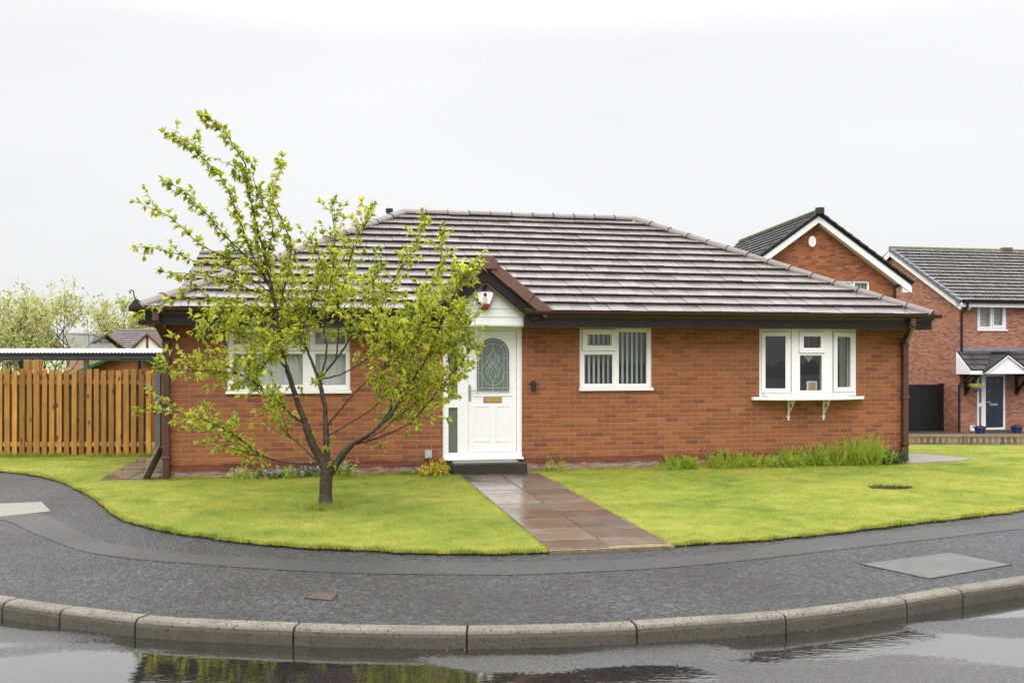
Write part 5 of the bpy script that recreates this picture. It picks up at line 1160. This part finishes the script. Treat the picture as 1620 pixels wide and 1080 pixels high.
# porch canopy with its own little gable
cn_ = thing('porch_canopy', '', ''); del cn_['label']; del cn_['category']; cn_.parent = hb_
pv = -.85; c0u, c1u = FB.u(1511.5, 0)+.05, FB.u(1760, 0); zt_, zb2 = FB.z(556, .5), FB.z(586, 1.2, pv)
mb = MB(); b = Vector((0, -pv, zt_-zb2)); tiles(mb, (c0u, pv, zb2), (1,0,0), b, [(0,0),(c1u-c0u,0),(c1u-c0u,b.length-.02),(0,b.length-.02)], tw=.3, gauge=.30, th=.035)
mb.build('roof', M['tile_dark'], cn_)
MB().box(c0u, c1u, -.03, -.003, zt_-.0, zt_+.14).build('flashing', M['lead'], cn_)
m = MB(); m.prism([(0,0),(1,0),(1,1)], 0, 1); m = MB(); m.hexa([(c0u-.03,-.01,zb2-.14),(c0u-.03,pv,zb2-.14),(c0u-.03,pv,zb2-.02),(c0u-.03,-.01,zt_-.02)], [(c0u+.0,-.01,zb2-.14),(c0u+.0,pv,zb2-.14),(c0u+.0,pv,zb2-.02),(c0u+.0,-.01,zt_-.02)]); m.build('side_panel', M['upvc'], cn_)
MB().box(c0u-.03, c1u, pv-.03, pv, zb2-.14, zb2-.0).build('fascia', M['upvc'], cn_)
gu = FB.u(1593, pv-.1); gz0, gz1 = FB.z(591, gu, pv-.1), FB.z(562, gu, pv-.1); gh = FB.u(1624, pv-.1) - gu + .12
m = MB(); m.prism([(gu-gh+.05, gz0), (gu+gh-.05, gz0), (gu, gz1-.03)], pv-.12, pv-.04); m.build('gable_panel', M['upvc'], cn_)
for s_ in (-1, 1):
    m = MB(); m.beam((gu, pv-.14, gz1-.02), (gu+s_*gh, pv-.14, gz0+.02), .04, .09, up=(0,1,0)); m.build('bargeboard', M['upvc'], cn_)
    m = MB(); m.hexa([(gu,pv-.18,gz1),(gu+s_*gh,pv-.18,gz0+.03),(gu+s_*gh,pv+.1,gz0+.03),(gu,-.02,gz1)], [(gu,pv-.18,gz1+.09),(gu+s_*(gh+.03),pv-.18,gz0+.12),(gu+s_*(gh+.03),pv+.1,gz0+.12),(gu,-.02,gz1+.09)]); m.build('gable_roof', M['tile_dark'], cn_)
    m = MB(); m.beam((gu+s_*(gh-.06),pv+.05,gz0+.10), (gu+s_*.05,-.05,gz1+.11), .12, .03); m.build('valley', M['lead'], cn_)
MB().tube([(gu, pv-.19, gz1+.10), (gu, -.02, gz1+.10)], .08, 8).build('ridge', M['tile_dark'], cn_)
for px_ in (1527.5, 1608):
    u_ = FB.u(px_, 0); m = MB(); m.box(u_-.06, u_+.06, -.10, -.003, zb2-.95, zb2-.14); m.box(u_-.05, u_+.05, pv+.05, -.10, zb2-.24, zb2-.14); m.beam((u_, -.08, zb2-.80), (u_, pv+.15, zb2-.2), .08, .09); m.build('bracket', M['black_paint'], cn_)
o = onhouse('alarm_box', 'white hexagonal alarm box beside the upper window of the right hand house', 'alarm box', FB.u(1531.5), 0, FB.z(490.5, .3), FB)
MB().prism([(.13*math.cos(a), .13 + .14*math.sin(a)) for a in [-(k+.5)*math.pi/3 for k in range(6)]], -.08, 0).build('case', M['upvc'], o, bevel=.01)
m = MB()
for k in range(3): m.box(-.05+k*.04, -.03+k*.04, -.083, -.079, .12, .19)
m.build('marking', M['grey_box'], o)
def onB(px, v, zz_): u_ = FB.u(px, v); return u_, v, zz_
o = onhouse('meter_box', 'small white box low on the wall of the right hand house', 'meter box', FB.u(1537.5), 0, FB.z(681.5, .3), FB); MB().box(-.11, .11, -.08, 0, 0, .22).build('case', M['upvc'], o, bevel=.01)
def pot(label, px, v, mat=None):
    o = onhouse('plant_pot', label, 'plant pot', FB.u(px, v), v, gB_ + .0, FB, 'blue pots by the navy door')
    MB().lathe(0, 0, [(0,0),(.11,0),(.14,.04),(.19,.22),(.20,.30),(.215,.31),(.215,.335),(.19,.335),(.175,.30),(0,.30)], 20).build('pot', M['pot'], o, smooth=True)
    l = Leaves()
    for _ in range(120): p = Vector((rnd(-.17,.17), rnd(-.17,.17), .30)); l.add(p, rv() + Vector((0,0,1.2)), rnd(.07,.14))
    l.build('foliage', M['leaf_red'], o); return o
pot('blue glazed pot of purple leaves left of the navy door', 1550.5, -.9); pot('blue glazed pot of purple leaves right of the navy door', 1608.5, -.9)
o = onhouse('hanging_basket', 'grey hanging basket with yellow flowers beside the navy door', 'hanging basket', FB.u(1544, -.75), -.75, FB.z(611, .7, -.75), FB)
MB().lathe(0, 0, [(0,-.24),(.05,-.22),(.16,-.08),(.23,.0),(.21,.0),(0,-.02)], 16).build('bowl', M['basket'], o, smooth=True)
m = MB()
for a in (0, 2.1, 4.2): m.tube([(.22*math.cos(a), .22*math.sin(a), 0), (0, 0, .35)], .006, 4)
m.build('chain', M['black'], o); l = Leaves(); l2 = Leaves()
for _ in range(90): l.add((rnd(-.2,.2), rnd(-.2,.2), .0), rv()+Vector((0,0,.7)), rnd(.05,.1)); l2.add((rnd(-.2,.2), rnd(-.2,.2), rnd(.04,.1)), rv()+Vector((0,0,.5)), rnd(.03,.06))
l.build('foliage', M['leaf_fine'], o); l2.build('flowers', M['petal_y'], o, wid=.9)
# black gate between the houses
gt = onhouse('side_gate', 'black boarded timber gate between the bungalow and the right hand house', 'gate', -.05, 1.0, gB_, FB)
z0_, z1_ = FB.z(687, -1, 1) - gB_, FB.z(608, -1, 1) - gB_; k = 0
for k in range(19): MB().box(-.12 - .14*(k+1) + .004, -.12 - .14*k, -.02, .0, z0_, z1_ + rnd(-.004,.004)).build('board', M['black_paint'], gt, bevel=.004)
MB().box(-.14, .04, -.06, .10, z0_ - .1, z1_ + .05).build('post', M['black_paint'], gt, bevel=.006)
for zz_ in (.3, 1.0, 1.6): MB().box(-2.8, -.14, .0, .04, z0_ + zz_, z0_ + zz_ + .1).build('rail', M['black_paint'], gt)
# drive in front of that house and the low timber edging
strip('driveway', lambda x: 25.35, lambda x: 46, .012, 12, M['drive'], xs=[float(v) for v in np.arange(8, 40, .8)])
EY = 25.2; eg = thing('border_fence', 'low timber border edging along the neighbour\'s drive', 'border fence', (at(1530, EY), EY, terr(EY)))
ez = H + (HY - 689.5) / F_PX * EY - terr(EY); x = at(1400, EY) - eg.location.x
while x < 5.5:
    m = MB(); w2 = .062; n_ = 8; L = [(x-w2, 0), (x-w2, ez*.30)] ; r_ = .035
    prof = [(x - w2, -.05), (x + w2, -.05), (x + w2, .06), (x + w2 - .03, .10), (x + w2 - .03, .15), (x + w2, .19), (x + w2, ez - .03), (x - w2, ez - .03), (x - w2, .19), (x - w2 + .03, .15), (x - w2 + .03, .10), (x - w2, .06)]
    m.prism(prof[::-1][::-1], 0, .035); m.build('stake', M['log'], eg, bevel=.004); x += .165
MB().box(at(1400,EY)-eg.location.x-.05, 5.5, -.012, .06, ez - .03, ez + .035).build('rail', M['log'], eg, bevel=.004)
MB().box(at(1527,EY)-eg.location.x-.06, at(1527,EY)-eg.location.x+.06, -.05, .05, -.05, ez + .03).build('post', M['log'], eg, bevel=.004)

# ------------------------------------------------------------------ plants along the walls
def clump(name, label, px, v, h, wd, n, mat, leafL=(.02,.05), cat='plant', group=None, stems=18, up=1.0, flowers=None, fn=0, dp_=.20, wid=.3, seed=0, fs=.022):
    random.seed(hash(label) % 1000 if False else seed); u_ = A0.u(px, v); o = onhouse(name, label, cat, u_, v, 0, A0, group); l = Leaves(); sm = MB(); ps_ = []
    for _ in range(stems):
        b = Vector((rnd(-wd, wd), rnd(-dp_, dp_), 0)); hh = h * rnd(.55, 1.05) * (1 - .35 * (abs(b.x) / wd) ** 2); tip = b + Vector((rnd(-.3,.3)*h*1.6, rnd(-.3,.3)*h*1.3, hh)); mid = b.lerp(tip, .5) + rv() * .02
        sm.tube([b, mid, tip], [.003, .0025, .001], 3, cap=False); ps_.append((b, mid, tip))
    for _ in range(n):
        b, mid, tip = random.choice(ps_); t_ = random.random() ** .8; p = b.lerp(mid, t_*2) if t_ < .5 else mid.lerp(tip, t_*2-1)
        l.add(p, rv() + Vector((0,0,.55*up)), rnd(*leafL) * (1.1 - .4*t_))
    sm.build('stem', mat, o); l.build('foliage', mat, o, wid=wid)
    if flowers:
        f = Leaves()
        for _ in range(fn):
            b, mid, tip = random.choice(ps_); c = tip.lerp(mid, random.random()*.8) + rv()*.03; 
            for k in range(4): f.add(c, rv(), rnd(.5,1)*fs)
        f.build('flowers', flowers, o, wid=.9, kind='stuff')
    return o
for i, (px, h, wd, lab, n) in enumerate([(1050,.09,.14,'lowest wisp of feathery green weeds at the left end of the right wall bed',260), (1064,.22,.10,'small upright feathery plant left of the round green clump',700),(1088,.22,.15,'round ball shaped bright green feathery clump by the right wall',1800), (1140,.30,.20,'feathery green clump between the round clump and the bay window bed',1700), (1178,.24,.20,'bright feathery clump just left of the bay window',1500), (1212,.20,.18,'lower feathery clump under the left end of the bay sill',1200), (1252,.30,.20,'feathery clump under the left bay bracket',1700), (1290,.38,.20,'tall feathery clump under the right bay bracket',2200), (1328,.42,.20,'tall feathery clump under the right end of the bay sill',2400), (1362,.52,.22,'tallest feathery clump right of the bay window',3000), (1390,.40,.15,'feathery clump beside the grey green shrub',1600)]):
    clump('feathery_plant', lab, px, -.25 + .02*(i%3), h * 1.1, wd, int(n * 1.7), M['leaf_fine'], (.025,.05), group='feathery plants along the right wall', stems=int(25+wd*160), wid=.22, seed=i+1, )
clump('shrub', 'grey green spreading plant at the right corner downpipe', 1410, -.20, .26, .20, 900, M['leaf_dark'], (.04,.08), 'shrub', stems=40, wid=.4, seed=31)
for i, (px, h, wd, lab) in enumerate([(385,.18,.14,'leftmost clump of pale blue flowers along the left wall'), (420,.15,.2,'low clump of small pale flowers left of the tree trunk'), (455,.20,.16,'flower clump by the left wall just left of the trunk'), (490,.20,.18,'flower clump seen directly beside the tree trunk'), (545,.30,.12,'taller flower clump right of the tree trunk by the wall')]):
    clump('flowering_plant', lab, px, -.14, h, wd, 420, M['leaf_dark'] if i % 2 else M['leaf_fine'], (.03,.06), 'flowers', 'pale blue flowers along the left wall', stems=30, flowers=M['petal'], fn=70, seed=40+i, wid=.35)
clump('yellow_shrub', 'small yellow leafed shrub at the left end of the doorstep', 689, -.30, .26, .20, 550, M['leaf_yellow'], (.04,.065), 'shrub', stems=28, wid=.45, seed=50)
clump('flowering_plant', 'pale blue flowers under the yellow shrub', 672, -.20, .14, .16, 150, M['leaf_dark'], (.03,.05), 'flowers', 'pale blue flowers along the left wall', stems=20, flowers=M['petal'], fn=60, seed=51)
clump('weed', 'green weed with thin seed stalks right of the doorstep', 879, -.18, .26, .12, 260, M['leaf_fine'], (.03,.06), 'weed', stems=16, seed=52)
bp = G(1410, 772); bt = thing('bare_patch', 'dark bare patch with tufts in the right lawn', 'bare patch', bp)
random.seed(60); l = Leaves(); l2 = Leaves()
for _ in range(260): x = rnd(-.30,.30); l.add((x, rnd(-.10,.10)*(1-abs(x)*2), .0), rv()+Vector((0,0,1.3)), rnd(.03,.06))
for _ in range(160): l2.add((rnd(-.28,.05), rnd(-.08,.08), .0), rv()+Vector((0,0,1.3)), rnd(.03,.07))
MB().lathe(0, 0, [(.30,-.01),(.26,.012),(0,.02)], 20).build('soil', M['soil'], bt, smooth=True); bt.children[0].scale = (1,.38,1)
l.build('dead_tuft', plain('dry moss', (.10,.09,.04), .9, .2, .4, 30), bt, wid=.15); l2.build('tuft', M['leaf_dark'], bt, wid=.15)
o_ = M['soil']

# ------------------------------------------------------------------ grass blades on the lawn
def scatter(n, x0, x1, y0, y1, keep):
    x = rng.uniform(x0, x1, n); y = rng.uniform(y0, y1, n); k = keep(x, y); return x[k], y[k]
lyx = np.array(XS); lyv = np.array([lY(v) for v in XS])
kYv = np.array([kY(v) for v in XS])
t0 = A0.t
def on_lawn(x, y, m=.0):
    ok = y > np.interp(x, lyx, lyv) + m
    du, dv_ = (x*A0.c + (y-15.2)*A0.s), (-x*A0.s + (y-15.2)*A0.c)
    ok &= ~((du > UL-.03) & (du < UR+.03) & (dv_ > -.02) & (dv_ < 7.5)); ok &= ~((du > -6.22) & (du < UL) & (dv_ > 0) & (dv_ < 3.1))
    dx, dy = x - PST.x, y - PST.y; a = dx*PD.x + dy*PD.y; b_ = dx*PS.x + dy*PS.y
    ok &= ~((b_ > -.60) & (b_ < .63) & (a > -.3) & (a < 6.0)); ok &= (np.abs(x / y) < .60)
    ok &= ~((x > 6.6) & (y > 16.2) & (y < 17.9) & (x < 8.8)); ok &= (y < 25.2)
    ok &= ~((y < 15.7) & (y > 15.1) & (du > -.6) & (du < .3) & (dv_ > -.5))
    return ok
def blades(x, y, h, wd, lean, name, mat):
    n = len(x); z = np.where(y < 18, 0, np.where(y < 25, -.0686*(y-18), -.48)); a = rng.uniform(0, 2*np.pi, n); p = np.stack([x, y, z - .012], 1)
    s = np.stack([np.cos(a), np.sin(a), np.zeros(n)], 1) * wd[:, None] / 2; la = rng.uniform(0, 2*np.pi, n); tip = p + np.stack([np.cos(la)*lean*h, np.sin(la)*lean*h, h], 1)
    v = np.stack([p - s, p + s, tip], 1).reshape(-1, 3); return tri_mesh(name, v, np.arange(3*n).reshape(-1, 3), mat, kind='stuff')
xa, ya = scatter(520000, -9.5, 10, 8.7, 18, lambda x, y: on_lawn(x, y) & (rng.uniform(0, 1, len(x)) < np.clip(1.35 - (y - 8.7) / 14, .4, 1)))
xb, yb = scatter(60000, 3, 15, 18, 25.2, on_lawn)
# longer tufts along the edges, the walls and the trunk
ex = rng.uniform(-9.5, 9, 48000); ey = np.interp(ex, lyx, lyv) + np.abs(rng.normal(0, .035, len(ex))) - .045*rng.uniform(0,1,len(ex)); keep = on_lawn(ex, ey, -.1)
px_a = rng.uniform(0, 5.7, 5000); sd_ = rng.choice([-.615, .645], 5000) + rng.normal(0, .012, 5000); tx, ty = PST.x + PD.x*px_a + PS.x*sd_, PST.y + PD.y*px_a + PS.y*sd_
wu = np.concatenate([rng.uniform(UL, -1.1, 9000), rng.uniform(.45, UR, 9000)]); wv = -np.abs(rng.normal(0, .05, 18000)) - .03; wx, wy = wu*A0.c - wv*A0.s, 15.2 + wu*A0.s + wv*A0.c
fx1 = rng.uniform(-11, -6.3, 7000); fy1 = FY + rng.normal(-.03, .04, 7000)
ta = rng.uniform(0, 2*np.pi, 2600); tr_ = np.abs(rng.normal(.12, .09, 2600)); ttx, tty = tb.x + np.cos(ta)*tr_, tb.y + np.sin(ta)*tr_
X_ = np.concatenate([xa, xb, ex[keep], tx, wx, fx1, ttx]); Y_ = np.concatenate([ya, yb, ey[keep], ty, wy, fy1, tty])
nl = len(xa) + len(xb); hgt = np.concatenate([rng.uniform(.012, .034, nl), rng.uniform(.018, .045, keep.sum()), rng.uniform(.015, .035, len(tx)), rng.uniform(.02, .06, len(wx)), rng.uniform(.04, .10, len(fx1)), rng.uniform(.03, .10, len(ttx))])
gr_n = np.sin(X_*7.1+2*np.sin(Y_*3.3))*np.sin(Y_*9.7+1.5*np.sin(X_*4.1)) + .6*np.sin(X_*17+Y_*5)*np.sin(Y_*21-X_*3)
hgt = hgt * np.clip(1 + .45*gr_n, .5, 1.9)
blades(X_, Y_, hgt, rng.uniform(.005, .012, len(X_)), rng.uniform(.1, 1.1, len(X_)), 'grass', M['grass'])
# straw and dead grass along the cut edge
random.seed(5); l = Leaves()
for _ in range(700):
    x = rnd(-5, 7.5) if random.random() < .5 else rnd(2.5, 7); y = lY(x) - rnd(-.03, .05); l.add((x, y, terr(y) + PZ + rnd(.002, .02)), Vector((rnd(-1,1), rnd(-.6,.6), rnd(0,.3))), rnd(.02, .06))
l.build('dead_grass', plain('straw', (.30, .22, .11), .8, .2, .4, 9), kind='stuff', wid=.14)
# a few leaves and crumbs washed into the gutter and onto the pavement
random.seed(77); l = Leaves()
for px_, py_ in [(938,1018),(702,1026),(733,1025),(1184,871),(345,898),(1100,972),(560,955),(640,960),(1005,977),(100,870),(880,930),(1290,1000)]:
    p = G(px_, py_, -.145 if py_ > 1015 else PZ + .008)
    for _ in range(random.choice((1,2,3))): q = p + Vector((rnd(-.05,.05), rnd(-.03,.03), .003)); l.add(q, Vector((rnd(-1,1), rnd(-1,1), .05)), rnd(.02,.04))
o = l.build('fallen_leaves', M['leaf_red'], kind='stuff', flat=3)
